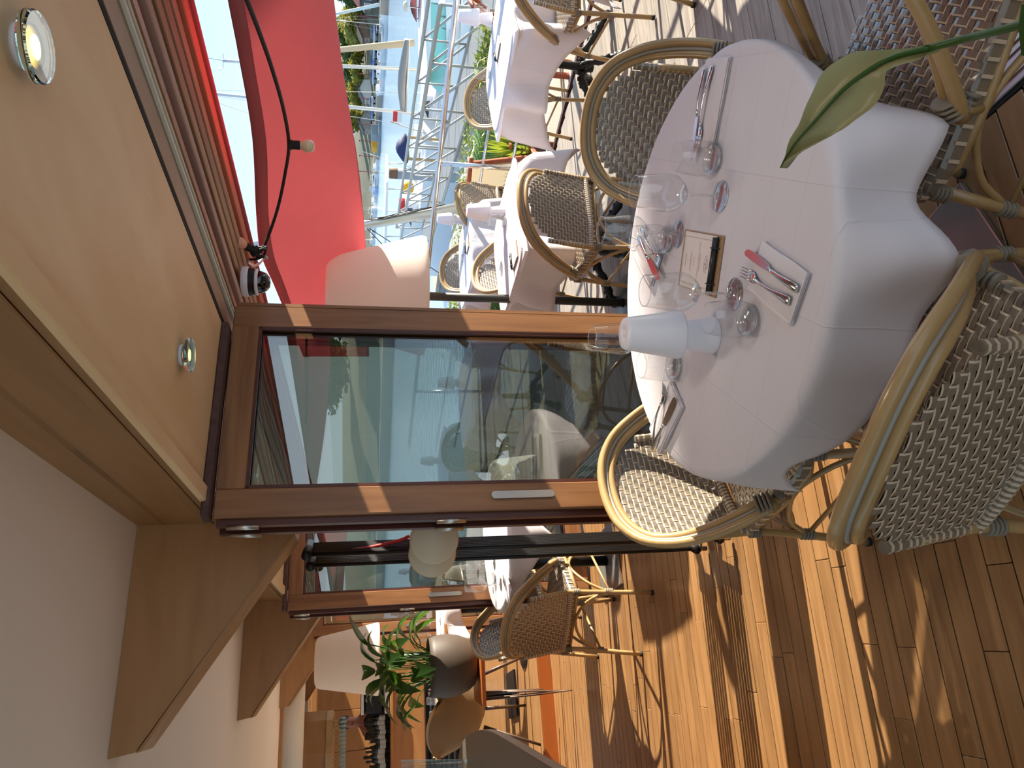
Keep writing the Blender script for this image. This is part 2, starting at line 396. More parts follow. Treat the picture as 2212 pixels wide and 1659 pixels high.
# ================================================================== the setting: floor, ceiling, eaves, doors
FA = math.radians(-3.4)                    # run of the floor boards, almost square to the facade
floor = rootstruct('floor')
MB().box((-1.0, 1.7, -0.05), (4.7, 9.0, 0.06)).build('subfloor', 'gap_dark', floor)
def board_mesh(name, L, W, T, mat, bev=0.0015):
    return MB().box((L / 2, 0, -T / 2), (L, W, T), bev=bev).mesh(name, mat)
fb = {L: board_mesh('plank', L, 0.0766, 0.019, 'floor_wood') for L in (0.55, 0.9, 1.25, 1.6)}
ca, sa = math.cos(FA), math.sin(FA)
PITCH = 0.0812
row = 0; y = 0.62
while y < 4.55:
    xx = -1.95 + R_.random() * 0.9
    while xx < 1.24:
        rest = 1.262 - xx
        L = R_.choice([k for k in fb if k <= max(rest, 0.55)] or [0.55])
        s = 1.0
        if rest - L < 0.45: s = rest / L
        wx, wy = xx * ca - 0 * sa, y + xx * sa
        inst('plank', fb[L], floor, (wx, wy, R_.uniform(-0.0006, 0.0006)), (0, 0, FA), (s * (1 - 0.0012), 1, 1))
        xx += L * s
    y += PITCH
mb = MB()                                   # boards too far off to tell apart, and those behind the camera
for a, b in ((4.55, 6.35), (-2.6, 0.62)):
    y = a
    while y < b - 0.01:
        xx = -3.1 - R_.random()
        while xx < 1.2:
            L = min(R_.choice((0.9, 1.3, 1.7, 2.1)), 1.262 - xx)
            mb.box(((xx + L / 2) * ca, y + (xx + L / 2) * sa, -0.0095), (L - 0.002, 0.0766, 0.019), rz=FA)
            xx += L
            if 1.262 - xx < 0.3: break
        y += PITCH
y = 0.62
while y < 4.55:
    mb.box((-2.5 * ca, y - 2.5 * sa, -0.0095), (1.1, 0.0766, 0.019), rz=FA); y += PITCH
stuff(mb.build('distant_planks', 'floor_wood', floor))
# raised floor at the far end, with its orange riser
riser = rootstruct('trim_1')
MB().box((-0.9, 6.40, 0.055), (4.2, 0.03, 0.115)).build('riser_board', 'table_orange', riser)
MB().box((-0.9, 6.43, 0.118), (4.2, 0.07, 0.014), bev=.004).build('riser_nosing', 'floor_wood', riser)
up = rootstruct('floor_2')
mb = MB(); y = 6.52
while y < 13.4:
    mb.box((-0.9, y, 0.108), (4.4, 0.079, 0.02)); y += PITCH
stuff(mb.build('distant_planks', 'floor_wood', up))
MB().box((-0.9, 10, 0.07), (4.4, 7.1, 0.05)).build('subfloor', 'gap_dark', up)
# sill of the folding doors
sill = rootstruct('trim_2')
MB().box((1.33, 2.2, 0.002), (0.115, 9.0, 0.012), bev=.002).build('aluminium_sill', 'alu', sill)
for k, xx in enumerate((1.297, 1.318, 1.35, 1.372)): MB().box((xx, 2.2, 0.010), (0.006, 9.0, 0.006)).build('sill_groove', 'brushed', sill)
MB().box((1.266, 2.2, -0.004), (0.012, 9.0, 0.012)).build('sill_seal', 'black_rubber', sill)
MB().box((1.47, 2.2, -0.012), (0.13, 9.0, 0.03), bev=.004).build('sill_board', 'rail_wood', sill)
# ceiling
ceil = struct(MB().box((-1.45, 2.9, 2.42), (4.2, 11.6, 0.05)).build('ceiling', 'white_paint'))
soff = rootstruct('ceiling_2')
for a, b in ((-2.6, 2.62), (2.78, 5.28), (5.42, 7.94), (8.1, 11)):
    MB().box((0.933, (a + b) / 2, 2.118), (0.622, b - a - 0.01, 0.03), bev=.002).build('soffit_panel', 'soffit_wood', soff)
MB().box((0.915, 4, 2.30), (0.66, 13.4, 0.02)).build('soffit_back', 'gap_dark', soff)
bm_ = rootstruct('trim_3')
for a, b in ((-2.6, 2.77), (2.93, 5.41), (5.57, 8.06), (8.2, 11)):
    MB().box((0.598, (a + b) / 2, 2.25), (0.026, b - a, 0.30), bev=.002).build('beam_board', 'beam_wood', bm_)
    MB().box((0.598, (a + b) / 2, 2.098), (0.052, b - a, 0.022), bev=.004).build('beam_lip', 'soffit_wood', bm_)
    MB().box((0.583, (a + b) / 2, 2.150), (0.010, b - a, 0.03), bev=.003).build('beam_moulding', 'beam_wood', bm_)
for i, yy in enumerate((2.77, 5.41, 8.06, 10.7)):
    fin = rootstruct('beam_%d' % (i + 1))
    poly = [(0.61, yy, 2.394), (-0.166, yy, 2.394), (-0.154, yy, 2.315), (0.525, yy, 1.86), (0.61, yy, 1.85)]
    MB().prism(poly, (0, 0.15, 0)).build('rib_panel', 'fin_wood', fin)
    MB().prism([(-0.156, yy - .004, 2.311), (-0.15, yy - .004, 2.296), (0.53, yy - .004, 1.845), (0.61, yy - .004, 1.836), (0.61, yy - .004, 1.852), (0.525, yy - .004, 1.862)], (0, 0.158, 0)).build('rib_edge', 'fin_wood', fin)
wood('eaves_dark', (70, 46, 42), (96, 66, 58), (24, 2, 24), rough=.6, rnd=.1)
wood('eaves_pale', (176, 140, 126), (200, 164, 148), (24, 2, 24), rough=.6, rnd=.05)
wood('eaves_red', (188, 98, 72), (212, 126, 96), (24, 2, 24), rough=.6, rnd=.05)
# ceiling track and the boarded eaves outside
trk = rootstruct('trim_4')
MB().box((1.251, 4, 2.122), (0.012, 13.4, 0.04)).build('track_gap', 'gap_dark', trk)
MB().box((1.298, 4, 2.112), (0.078, 13.4, 0.026)).build('track_plate', 'track_metal', trk)
for xx in (1.343, 1.366): MB().box((xx, 4, 2.100), (0.0095, 13.4, 0.02)).build('track_lip', 'track_light', trk)
MB().box((1.356, 4, 2.112), (0.012, 13.4, 0.02)).build('track_slot', 'gap_dark', trk)
MB().box((1.385, 4, 2.10), (0.025, 13.4, 0.03)).build('track_moulding', 'rail_wood', trk)
eav = rootstruct('roof')
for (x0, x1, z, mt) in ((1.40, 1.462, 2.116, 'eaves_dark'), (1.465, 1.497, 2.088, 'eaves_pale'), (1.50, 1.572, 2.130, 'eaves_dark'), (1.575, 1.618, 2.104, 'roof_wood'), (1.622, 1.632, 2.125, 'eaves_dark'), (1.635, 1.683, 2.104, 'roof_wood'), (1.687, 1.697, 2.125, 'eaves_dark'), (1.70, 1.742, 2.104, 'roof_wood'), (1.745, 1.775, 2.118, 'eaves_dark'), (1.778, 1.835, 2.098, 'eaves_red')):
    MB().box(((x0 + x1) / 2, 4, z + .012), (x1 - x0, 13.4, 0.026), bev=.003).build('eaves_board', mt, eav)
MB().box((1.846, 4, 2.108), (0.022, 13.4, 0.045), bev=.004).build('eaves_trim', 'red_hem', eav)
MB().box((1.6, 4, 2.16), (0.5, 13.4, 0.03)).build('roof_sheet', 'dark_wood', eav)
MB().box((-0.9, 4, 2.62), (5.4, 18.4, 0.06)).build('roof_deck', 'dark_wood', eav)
MB().box((1.832, 4, 2.37), (0.012, 13.4, 0.47)).build('sun_block_fascia', 'eaves_dark', eav)  # unseen board added to stop sun leaking in above the soffit
# walls
wl = rootstruct('wall_left')                # unseen left side of the room; its windows are added to brighten the ceiling
MB().box((-3.25, 4.9, .10), (.1, 17.4, .34)).build('wall_lower', 'white_paint', wl)
MB().box((-3.25, 4.9, 2.32), (.1, 17.4, .30)).build('wall_upper', 'white_paint', wl)
for k in range(9): MB().box((-3.25, -3.6 + 2.1 * k, 1.25), (.1, .3, 2.0)).build('wall_pier', 'white_paint', wl)
for k in range(8):
    fill_window = rootstruct('window_%d' % (k + 1))
    MB().box((-3.27, -2.55 + 2.1 * k, 1.23), (.008, 1.8, 1.92)).build('glass_pane', 'clear_glass', fill_window)
    for z in (.29, 2.15): MB().box((-3.25, -2.55 + 2.1 * k, z), (.07, 1.8, .05), bev=.004).build('window_rail', 'white_paint', fill_window)
    for q in (-.88, .88): MB().box((-3.25, -2.55 + 2.1 * k + q, 1.22), (.07, .05, 1.84), bev=.004).build('window_stile', 'white_paint', fill_window)
struct(MB().box((-0.9, 13.4, 1.2), (4.6, 0.1, 2.6)).build('wall_back', 'bar_wood'))
# ---- folding glazed doors, leaves stacked square to the facade
def leaf(n, L, Rp, handle=True, strips=True, z0=0.022, z1=2.072):
    L, Rp = Vector((*L, 0)), Vector((*Rp, 0)); W = (Rp - L).length; a = math.atan2(Rp.y - L.y, Rp.x - L.x)
    o = rootstruct('door_%d' % n, L, a)
    st, rt, rb, T = 0.098, 0.092, 0.12, 0.05
    MB().box((st / 2, 0, (z0 + z1) / 2), (st, T, z1 - z0), bev=.004).build('stile', 'door_wood', o)
    MB().box((W - .045, 0, (z0 + z1) / 2), (.09, T, z1 - z0), bev=.004).build('stile', 'door_wood', o)
    MB().box((W / 2 + .004, 0, z1 - rt / 2), (W - st - .09, T, rt), bev=.003).build('rail', 'rail_wood', o)
    MB().box((W / 2 + .004, 0, z0 + rb / 2), (W - st - .09, T, rb), bev=.003).build('rail', 'rail_wood', o)
    MB().box((W / 2 + .004, 0.004, (z0 + rb + z1 - rt) / 2), (W - st - .075, 0.006, z1 - z0 - rt - rb + .02)).build('glass_pane', 'pane_glass', o)
    for (x0, x1, zz) in ((st, W - .09, z1 - rt - .006), (st, W - .09, z0 + rb + .006)):
        MB().box(((x0 + x1) / 2, -.016, zz), (x1 - x0, .012, .012)).build('glazing_bead', 'dark_wood', o)
    for xx in (st + .006, W - .096): MB().box((xx, -.016, (z0 + rb + z1 - rt) / 2), (.012, .012, z1 - z0 - rt - rb)).build('glazing_bead', 'dark_wood', o)
    MB().box((W + .006, -.004, (z0 + z1) / 2), (.012, T * .8, z1 - z0 - .02)).build('edge_moulding', 'door_wood', o)
    MB().box((W + .016, -.004, (z0 + z1) / 2), (.008, T * .4, z1 - z0 - .02)).build('edge_moulding', 'door_wood', o)
    MB().box((-.012, .006, (z0 + z1) / 2), (.022, T * .5, z1 - z0 - .02)).build('edge_moulding', 'dark_wood', o)
    if handle:
        hb = MB()
        pts = [(0.052 + .014 * math.cos(t), 0, 1.045 + (.10 if math.sin(t) > 0 else -.10) + .014 * math.sin(t)) for t in [PI * k / 8 for k in range(9)] + [PI + PI * k / 8 for k in range(9)]]
        hb.prism([(p[0], -.026, p[2]) for p in pts], (0, -.010, 0)); hb.build('handle', 'brushed', o, autos=40)
    for zz in (0.12, 1.30, 1.98): MB().tube([(-.028, -.004, zz - .05), (-.028, -.004, zz + .05)], .009, 8).build('hinge', 'brushed', o, smooth=True)
    return o
leaf(1, (0.524, 2.435), (1.340, 2.510))
leaf(2, (0.512, 2.505), (1.322, 2.580), handle=False)
leaf(3, (0.470, 5.02), (1.290, 5.095))
leaf(4, (0.455, 5.09), (1.275, 5.165), handle=False)
leaf(5, (0.470, 7.75), (1.290, 7.825))
hd = rootstruct('trim_6')  # dark strips standing in for the shaded gap above the door leaves
for (x0, y0, x1, y1) in ((.520, 2.40, 1.24, 2.465), (.465, 4.985, 1.19, 5.05)):
    MB().box(((x0 + x1) / 2, (y0 + y1) / 2, 2.089), (math.hypot(x1 - x0, y1 - y0), .075, .024), rz=math.atan2(y1 - y0, x1 - x0), bev=.003).build('door_gap_strip', 'eaves_dark', hd)
# ---- glass discs of the downlights
LAMP_W = 4.6
def downlight(px, py, label, r, lamp=True, pos=None):
    p = Vector(pos) if pos else at_z(px, py, 2.080)
    t = thing('ceiling_light', label, 'light', (p.x, p.y, 2.103))
    MB().lathe([(r * .55, -.002), (r * .62, -.012), (r * .62, 0)], 28, close=True).build('light_mount', 'white_plastic', t, smooth=True)
    MB().lathe([(0, -.0125), (r * .35, -.0125)], 20).build('lamp', 'lamp_on', t)
    MB().lathe([(0.0001, -.016), (r * .96, -.016), (r, -.019), (r, -.027), (r * .96, -.030), (0.0001, -.030)], 36).build('glass_disc', 'green_glass', t, autos=30)
    ld = bpy.data.lights.new('lamp_light', 'SPOT'); ld.energy = LAMP_W; ld.spot_size = math.radians(112); ld.spot_blend = 1.0; ld.shadow_soft_size = .09; ld.color = (1, .93, .86)
    lo = bpy.data.objects.new('lamp_light', ld); COL.objects.link(lo); lo.parent = t; lo.location = (0, 0, -.045)
downlight(78, 102, 'big clear glass disc downlight on the soffit nearest the camera', 0.052)  # an unlit disc; its glow and spot are added as fill
downlight(409, 767, 'small lit glass disc downlight on the soffit above the glazed door', 0.048)
for yy, nm in ((-.30, 'just behind the camera'), (-1.6, 'farthest behind the camera'), (3.35, 'over the radiators'), (4.6, 'above the far inside table'), (6.2, 'by the third glazed door'), (7.3, 'at the far end')):  # extra downlights added to fill the shaded room
    downlight(0, 0, 'small added glass disc downlight on the soffit ' + nm, .048, pos=(.93, yy, 2.08))
# ================================================================== woven bistro armchair (front = +Y)
def weave(mb, S, nu, nv, inside, hgt=0.0032, flip=1, ma=0, mbb=1):
    """2/1 twill of flat strands: every float is a little arched strip, three strands taupe and one beige"""
    du, dv = 1.0 / nu, 1.0 / nv
    def strip(u0, v0, u1, v1, wu, wv):
        L = 3; vs = []
        for k in range(L + 1):
            t = k / L; h = hgt * (0.15, 1.0, 1.0, 0.15)[k]
            for w in (0.0, 0.77, 1.0):
                u = u0 + (u1 - u0) * t + wu * w; v = v0 + (v1 - v0) * t + wv * w
                p, n = S(u, v); vs.append(p + n * (h * flip * (1.0 if w == 0.77 else 0.75)))
        for b, mi in ((0, ma), (1, mbb)):
            mb.add([vs[k * 3 + b + q] for k in range(L + 1) for q in (0, 1)], [(2 * k, 2 * k + 1, 2 * k + 3, 2 * k + 2) for k in range(L)], mi)
    for j in range(nv):
        for i in range(nu):
            k = (i + j) % 3
            if not inside((i + .5) * du, (j + .5) * dv): continue
            if k == 0:
                e = 2 if inside((i + 1.5) * du, (j + .5) * dv) else 1
                strip((i - .15) * du, (j + .04) * dv, (i + e + .15) * du, (j + .04) * dv, 0, .92 * dv)
            elif k == 1 and not inside((i - .5) * du, (j + .5) * dv):
                strip((i - .1) * du, (j + .04) * dv, (i + 1.15) * du, (j + .04) * dv, 0, .92 * dv)
            elif k == 2:
                strip((i + .04) * du, (j - .30) * dv, (i + .04) * du, (j + 1.30) * dv, .92 * du, 0)
HOOP = [(.250, .03, .485), (.262, -.03, .55), (.262, -.105, .63), (.243, -.175, .71), (.196, -.232, .785), (.112, -.268, .832), (0, -.280, .846)]
hoop_pts = smoothpath([Vector(p) for p in HOOP] + [Vector((-p[0], p[1], p[2])) for p in HOOP[-2::-1]], 4)
def hoop_in(f, dy=0.0):
    c = Vector((0, -.13, .60)); out = []
    for p in hoop_pts:
        d = p - c; l = d.length; k = max(0, min(1, (p.z - .52) / .25)); out.append(c + d * ((l - f * (1 - .25 * k)) / l) + Vector((0, dy - .62 * f * k, -.25 * f * k)))
    return out
def back_y(z, x=0): return -.198 - .20 * (z - .47) - .028 * (1 - (x / .22) ** 2)
def hoop_z(x):                                   # upper edge of the panel under the inner tube
    x = min(abs(x), .215); return .47 + .318 * math.sqrt(max(0, 1 - (x / .222) ** 2.6)) 
def S_back(u, v):
    x = -.215 + .43 * u; z = .455 + .37 * v; n = Vector((-.056 * x / .0484 * .0, 1, .20)).normalized()
    return Vector((x, back_y(z, x), z)), n
def in_back(u, v):
    x = abs(-.215 + .43 * u); z = .455 + .37 * v
    return z < hoop_z(x) + .012 and (x < .198 if z < .66 else True)
def seat_w(y): return .205 + .022 * min(1, max(0, (y + .2) / .3)) - (.05 * max(0, (y - .12) / .1) ** 2)
def S_seat(u, v):
    x = -.235 + .47 * u; y = -.20 + .43 * v
    return Vector((x, y, .463 + .010 * (1 - (x / .24) ** 2) * (1 - ((y - .01) / .23) ** 2))), Vector((0, 0, 1))
def in_seat(u, v):
    x = -.235 + .47 * u; y = -.20 + .43 * v
    return -.19 < y < .215 and abs(x) < seat_w(y) - .006
CH = {}
def chair_meshes():
    # seat: wrapped slab under the weave
    mb = MB(); ys = [-.195, -.12, -.03, .06, .13, .18, .212]
    outl = [(seat_w(y), y) for y in ys] + [(.10, .226)]
    outl = outl + [(-x, y) for (x, y) in outl[::-1]]
    n = len(outl); vs = []
    for (sc, z) in ((.97, .425), (1.0, .435), (1.0, .455), (.975, .4645)):
        vs += [(x * sc, y * sc, z) for (x, y) in outl]
    fs = [tuple(range(n - 1, -1, -1)), tuple(range(3 * n, 4 * n))] + [(k * n + i, k * n + (i + 1) % n, (k + 1) * n + (i + 1) % n, (k + 1) * n + i) for k in range(3) for i in range(n)]
    mb.add(vs, fs, 0)
    for i in range(n):                           # beige wraps round the edge
        a, b = Vector((*outl[i], 0)), Vector((*outl[(i + 1) % n], 0)); L = (b - a).length
        for q in range(max(1, int(L / .028))):
            p = a.lerp(b, (q + .5) / max(1, int(L / .028))); d = (b - a).normalized()
            mb.box((p.x * 1.001, p.y * 1.001, .446), (.007, .007, .026), rz=math.atan2(d.y, d.x), mi=1)
    weave(mb, S_seat, 25, 26, in_seat)
    CH['seat'] = mb.mesh('seat', ['taupe_strand', 'beige_strand'])
    mb = MB()
    weave(mb, S_back, 24, 22, in_back, flip=1); weave(mb, S_back, 24, 22, in_back, flip=-1)
    def roll(pts, r, step):                      # edge rolled round with taupe strand, banded in beige
        pts = smoothpath(pts, 4); mb.tube(pts, r, 8, mi=0)
        L = 0
        for i in range(len(pts) - 1):
            seg = (pts[i + 1] - pts[i]).length; d = (pts[i + 1] - pts[i]).normalized(); L += seg
            if L > step: mb.tube([pts[i] - d * .003, pts[i] + d * .0035], r * 1.06, 8, mi=1, caps=True); L = 0
    for sx in (-1, 1): roll([(sx * .197, back_y(z, .198), z) for z in (.46, .53, .60, .66, .70)], .0125, .012)
    roll([(x, back_y(.466, x), .466) for x in (-.197, -.15, -.10, -.05, 0, .05, .10, .15, .197)], .0155, .010)
    CH['backrest'] = mb.mesh('backrest', ['taupe_strand', 'beige_strand'])
    CH['outer_hoop'] = MB().tube(hoop_pts, .0135, 10).mesh('outer_hoop', 'bamboo', True)
    CH['hoop_strip'] = MB().tube(hoop_in(.020, .003), .0065, 8).mesh('hoop_strip', 'grey_strip', True)
    CH['inner_hoop'] = MB().tube(hoop_in(.039, .004), .0125, 10).mesh('inner_hoop', 'bamboo', True)
    for k, sx in enumerate((-1, 1)):
        CH['leg%d' % k] = MB().tube([(sx * .195, .175, .455), (sx * .205, .205, .25), (sx * .212, .235, .006)], .0130, 10).mesh('leg', ['bamboo'], True)
        CH['leg%d' % (k + 2)] = MB().tube(smoothpath([(sx * .198, back_y(.62, .198), .62), (sx * .198, -.205, .47), (sx * .198, -.215, .34), (sx * .214, -.268, .006)], 3), .0130, 10).mesh('leg', ['bamboo'], True)
    CH['foot'] = MB().lathe([(.0145, 0), (.0145, .016)], 10, close=True).mesh('foot', 'black_rubber', True)
    CH['seat_frame'] = MB().tube([(.195, -.185, .418), (.212, .0, .418), (.212, .12, .418), (.15, .20, .418), (-.15, .20, .418), (-.212, .12, .418), (-.212, 0, .418), (-.195, -.185, .418)], .0115, 8, closed=True).mesh('seat_frame', 'bamboo', True)
    for k, sx in enumerate((-1, 1)):
        CH['brace%d' % k] = MB().tube(smoothpath([(sx * .204, .20, .25), (sx * .205, .14, .35), (sx * .208, .02, .41), (sx * .206, -.13, .35), (sx * .20, -.22, .25)], 4), .0085, 8).mesh('brace', 'bamboo', True)
        CH['stretcher%d' % k] = MB().tube([(sx * .204, .205, .24), (sx * .202, -.225, .24)], .0075, 8).mesh('stretcher', 'bamboo', True)
    CH['brace2'] = MB().tube(smoothpath([(-.20, -.222, .25), (-.13, -.21, .36), (0, -.20, .41), (.13, -.21, .36), (.20, -.222, .25)], 4), .0085, 8).mesh('brace', 'bamboo', True)
    CH['brace3'] = MB().tube(smoothpath([(-.20, .206, .25), (-.13, .20, .36), (0, .195, .41), (.13, .20, .36), (.20, .206, .25)], 4), .0085, 8).mesh('brace', 'bamboo', True)
    def wrap(p, d, r, L, k=4):
        mb = MB(); d = Vector(d).normalized(); p = Vector(p)
        for i in range(k):
            c = p + d * (L * (i / (k - 1) - .5)); h = L / k * .46
            mb.tube([c - d * h, c - d * h * .5, c + d * h * .5, c + d * h], [r * .88, r, r, r * .88], 10)
        return mb
    W = []
    for sx in (-1, 1):
        W.append(wrap((sx * .236, .012, .512), (sx * -.05, -.5, .56), .030, .034))
        W.append(wrap((sx * .215, .01, .462), (0, 1, .1), .020, .040))
        W.append(wrap((sx * .204, .207, .245), (0, .12, -1), .0185, .036))
        W.append(wrap((sx * .203, -.223, .245), (0, -.1, -1), .0185, .036))
        W.append(wrap((sx * .198, .185, .42), (0, .1, -1), .019, .032))
        W.append(wrap((sx * .198, -.206, .43), (0, 0, -1), .019, .03))
    CH['binding'] = [w.mesh('binding', 'grey_wrap', True) for w in W]
    CH['arm_post'] = [MB().tube([(sx * .238, .02, .50), (sx * .214, .012, .425)], .010, 8).mesh('arm_post', 'bamboo', True) for sx in (-1, 1)]
chair_meshes()
def chair(loc, yaw_deg, label, group='woven bistro armchairs'):
    """yaw: direction the sitter looks, degrees from +X"""
    t = thing('bistro_armchair', label, 'chair', (loc[0], loc[1], loc[2] if len(loc) > 2 else 0), math.radians(yaw_deg - 90), group)
    for k in ('seat', 'backrest', 'outer_hoop', 'hoop_strip', 'inner_hoop', 'seat_frame'): inst(k, CH[k], t)
    for k in range(4):
        l = inst('leg', CH['leg%d' % k], t); sx = (-1, 1)[k % 2]
        inst('foot', CH['foot'], l, (sx * .212, .235, 0) if k < 2 else (sx * .214, -.268, 0))
    for k in range(4): inst('brace', CH['brace%d' % k], t)
    for k in range(2): inst('stretcher', CH['stretcher%d' % k], t)
    for m in CH['binding']: inst('binding', m, t)
    for m in CH['arm_post']: inst('arm_post', m, t)
    return t
# ================================================================== tables, cloths, table ware
TZ = 0.75
def cloth(c, rt, rc, ripple, label, cat='tablecloth', ztop=TZ, n=168, mat='linen', nh=9, lift=0.0015, flare=.10, group=None):
    """draped cloth: flat to the table edge rt(a), rounded over it, then hanging rc(a)-rt(a) with folds"""
    vs, fs = [], []
    rows = [('t', f) for f in (.25, .5, .72, .88, .96)] + [('h', k / nh) for k in range(0, nh + 1)]
    vs.append((0, 0, lift))
    for typ, f in rows:
        for k in range(n):
            a = 2 * PI * k / n; r0 = rt(a); L = max(.015, rc(a) - r0)
            if typ == 't': r, z = r0 * f, lift
            else:
                s = f * L; rnd = .016
                if s < rnd: th = s / rnd * PI / 2; r = r0 - rnd * .64 + rnd * math.sin(th) * .64 + .004; z = lift - rnd * .6 * (1 - math.cos(th))
                else:
                    d = s - rnd; r = r0 + .004 + flare * d + ripple(a, L) * min(1, d / .10) ; z = lift - rnd * .6 - d * .985
            vs.append((r * math.cos(a), r * math.sin(a), z))
    fs += [(0, 1 + k, 1 + (k + 1) % n) for k in range(n)]
    for j in range(len(rows) - 1):
        for k in range(n):
            l = (k + 1) % n; fs.append((1 + j * n + k, 1 + (j + 1) * n + k, 1 + (j + 1) * n + l, 1 + j * n + l))
    o = MB().add(vs, fs).build('tablecloth', mat, smooth=True, loc=(c[0], c[1], ztop))
    md = o.modifiers.new('thickness', 'SOLIDIFY'); md.thickness = .0016; md.offset = 1
    return tag(o, label, cat, group)
def sq(s, ang):
    def f(a):
        ph = (a - ang + PI / 4) % (PI / 2) - PI / 4
        return s / math.cos(ph)
    return f
def rsq(s, ang, p=5.0):
    def f(a):
        x, y = abs(math.cos(a - ang)), abs(math.sin(a - ang)); return s / (x ** p + y ** p) ** (1 / p)
    return f
def plate_table(c, r, label, base_c, base_rz, base_s=.44):
    t = thing('round_table', label, 'table', (c[0], c[1], 0))
    MB().lathe([(0.0001, .715), (r - .03, .715), (r - .022, .722), (r - .022, .741), (r - .026, .745), (0.0001, .745)], 40).build('tabletop', 'white_plastic', t, autos=40)
    bx, by = base_c[0] - c[0], base_c[1] - c[1]
    MB().tube([(bx, by, .02), (bx, by, .70)], .034, 16).build('column', 'black_steel', t, smooth=True)
    MB().box((bx, by, .705), (.34, .34, .014), rz=base_rz).build('top_plate', 'black_steel', t)
    b = MB().box((bx, by, .010), (base_s, base_s, .012), rz=base_rz, bev=.003).build('base_plate', 'slate', t)
    e = MB()
    for k in range(4):
        a = base_rz + k * PI / 2; e.box((bx + math.cos(a) * base_s / 2, by + math.sin(a) * base_s / 2, .010), (.004, base_s, .0125), rz=a)
    e.build('plate_rim', 'brushed', b)
    return t
CT = (0.92, 1.44)
e1 = Vector((-.98, -.2)).normalized()
plate_table(CT, 0.53, 'round table in the doorway on a square polished slate base plate', (0.885, 1.475), math.atan2(-.2, -.98))
ang0 = math.radians(-106 + 45)
def dcor(a): return (math.degrees(a) + 106 + 180) % 360 - 180
def rip_main(a, L):
    d = dcor(a)
    if abs(d) < 40: return .030 * -math.cos(math.radians(d * 180 / 13.0)) * min(1, max(0, (L - .05) / .08)) * max(0, 1 - (abs(d) / 40) ** 2)
    return .010 * math.sin(a * 9 + 1.0) * min(1, L / .1)
def rc_main(a):
    dd = dcor(a); d = abs(dd); b = sq(.563, ang0)(a)
    if d < 13: return .53 + .185 + .045 * (d / 13) ** 1.5
    if dd > 0:
        if d < 30: return .53 + .23 + (b - .76) * (d - 13) / 17
        return b
    if d < 62: return .53 + .23 - .10 * (d - 13) / 49
    if d < 80: return .66 + (b - .66) * (d - 62) / 18
    return b
cloth(CT, lambda a: .53, rc_main, rip_main, 'white cloth draped over the round table in the doorway, its corner hanging low', n=216)
# ---- glasses
def revolve(name, prof, mat, parent, n=28, smooth=True): return MB().lathe(prof, n).build(name, mat, parent, smooth=smooth)
GL = {}
def wineglass_meshes():
    bowl = [(.0045, .088), (.016, .092), (.030, .104), (.0415, .120), (.0445, .132), (.0440, .150), (.0405, .185), (.0362, .222)]
    inner = [(.0350, .222), (.0392, .185), (.0427, .150), (.0431, .132), (.040, .121), (.028, .1065), (.012, .0965), (0.0001, .0950)]
    GL['bowl'] = MB().lathe(bowl + [(.0358, .2232)] + inner[:1], 32).mesh('bowl', 'wine_glass', True)
    GL['bowl_base'] = MB().lathe([(.004, .080), (.0048, .087), (.016, .0925), (.022, .0975), (.012, .0962), (0.0001, .0950)], 24).mesh('bowl_base', 'thick_glass', True)
    GL['rim'] = MB().tube([(.0358 * math.cos(2 * PI * k / 36), .0358 * math.sin(2 * PI * k / 36), .2226) for k in range(36)], .0009, 6, closed=True).mesh('rim', 'thick_glass', True)
    GL['stem'] = MB().lathe([(.0062, .0065), (.0042, .012), (.0034, .022), (.0032, .050), (.0036, .072), (.0044, .082)], 14).mesh('stem', 'thick_glass', True)
    GL['foot'] = MB().lathe([(0.0001, 0), (.037, 0), (.0385, .0012), (.037, .0026), (.022, .0040), (.010, .0058), (.0055, .0085), (0.0001, .0085)], 36).mesh('foot', 'thick_glass', True)
    t = [(.024, 0.0), (.031, .004), (.038, .016), (.0425, .034), (.0428, .050), (.040, .075), (.0352, .104)]
    GL['t_wall'] = MB().lathe([(.0385, .016), (.0425, .034), (.0428, .050), (.040, .075), (.0352, .104)], 32).mesh('wall', 'wine_glass', True)
    GL['t_base'] = MB().lathe([(0.0001, .001), (.023, 0.0), (.030, .003), (.0370, .0125), (.0385, .0160), (.0370, .0158), (.0345, .0115), (.027, .0055), (0.0001, .0045)], 32).mesh('glass_base', 'thick_glass', True)
    GL['t_rim'] = MB().tube([(.0352 * math.cos(2 * PI * k / 36), .0352 * math.sin(2 * PI * k / 36), .104) for k in range(36)], .0008, 6, closed=True).mesh('rim', 'thick_glass', True)
wineglass_meshes()
def wine(p, label, group='wine glasses', s=1.0):
    t = thing('wine_glass', label, 'glass', p, R_.random() * 6, group); t.scale = (s, s, s)
    for nm, k in (('bowl', 'bowl'), ('bowl_base', 'bowl_base'), ('rim', 'rim'), ('stem', 'stem'), ('foot', 'foot')): inst(nm, GL[k], t)
    return t
def tumbler(p, label, group='stemless tumblers', s=1.0):
    t = thing('tumbler', label, 'glass', p, 0, group); t.scale = (s, s, s)
    for nm, k in (('wall', 't_wall'), ('glass_base', 't_base'), ('rim', 't_rim')): inst(nm, GL[k], t)
    return t
TS = TZ + .0035
P3 = lambda x, y: (x, y, TS)
wine(P3(1.033, 1.289), 'tall wine glass on the doorway table nearest the right-hand napkin')
wine(P3(1.086, 1.527), 'wine glass behind the menu board, in front of the far chair')
wine(P3(0.780, 1.319), 'wine glass between the menu board and the white lamp')
wine(P3(0.846, 1.700), 'wine glass standing behind the white lamp, only its bowl showing')
tumbler(P3(1.133, 1.275), 'stemless tumbler beside the points of the right-hand cutlery')
tumbler(P3(1.105, 1.585), 'stemless tumbler overlapped by the wine glass behind the menu board')
tumbler(P3(0.690, 1.274), 'stemless tumbler in front of the white lamp')
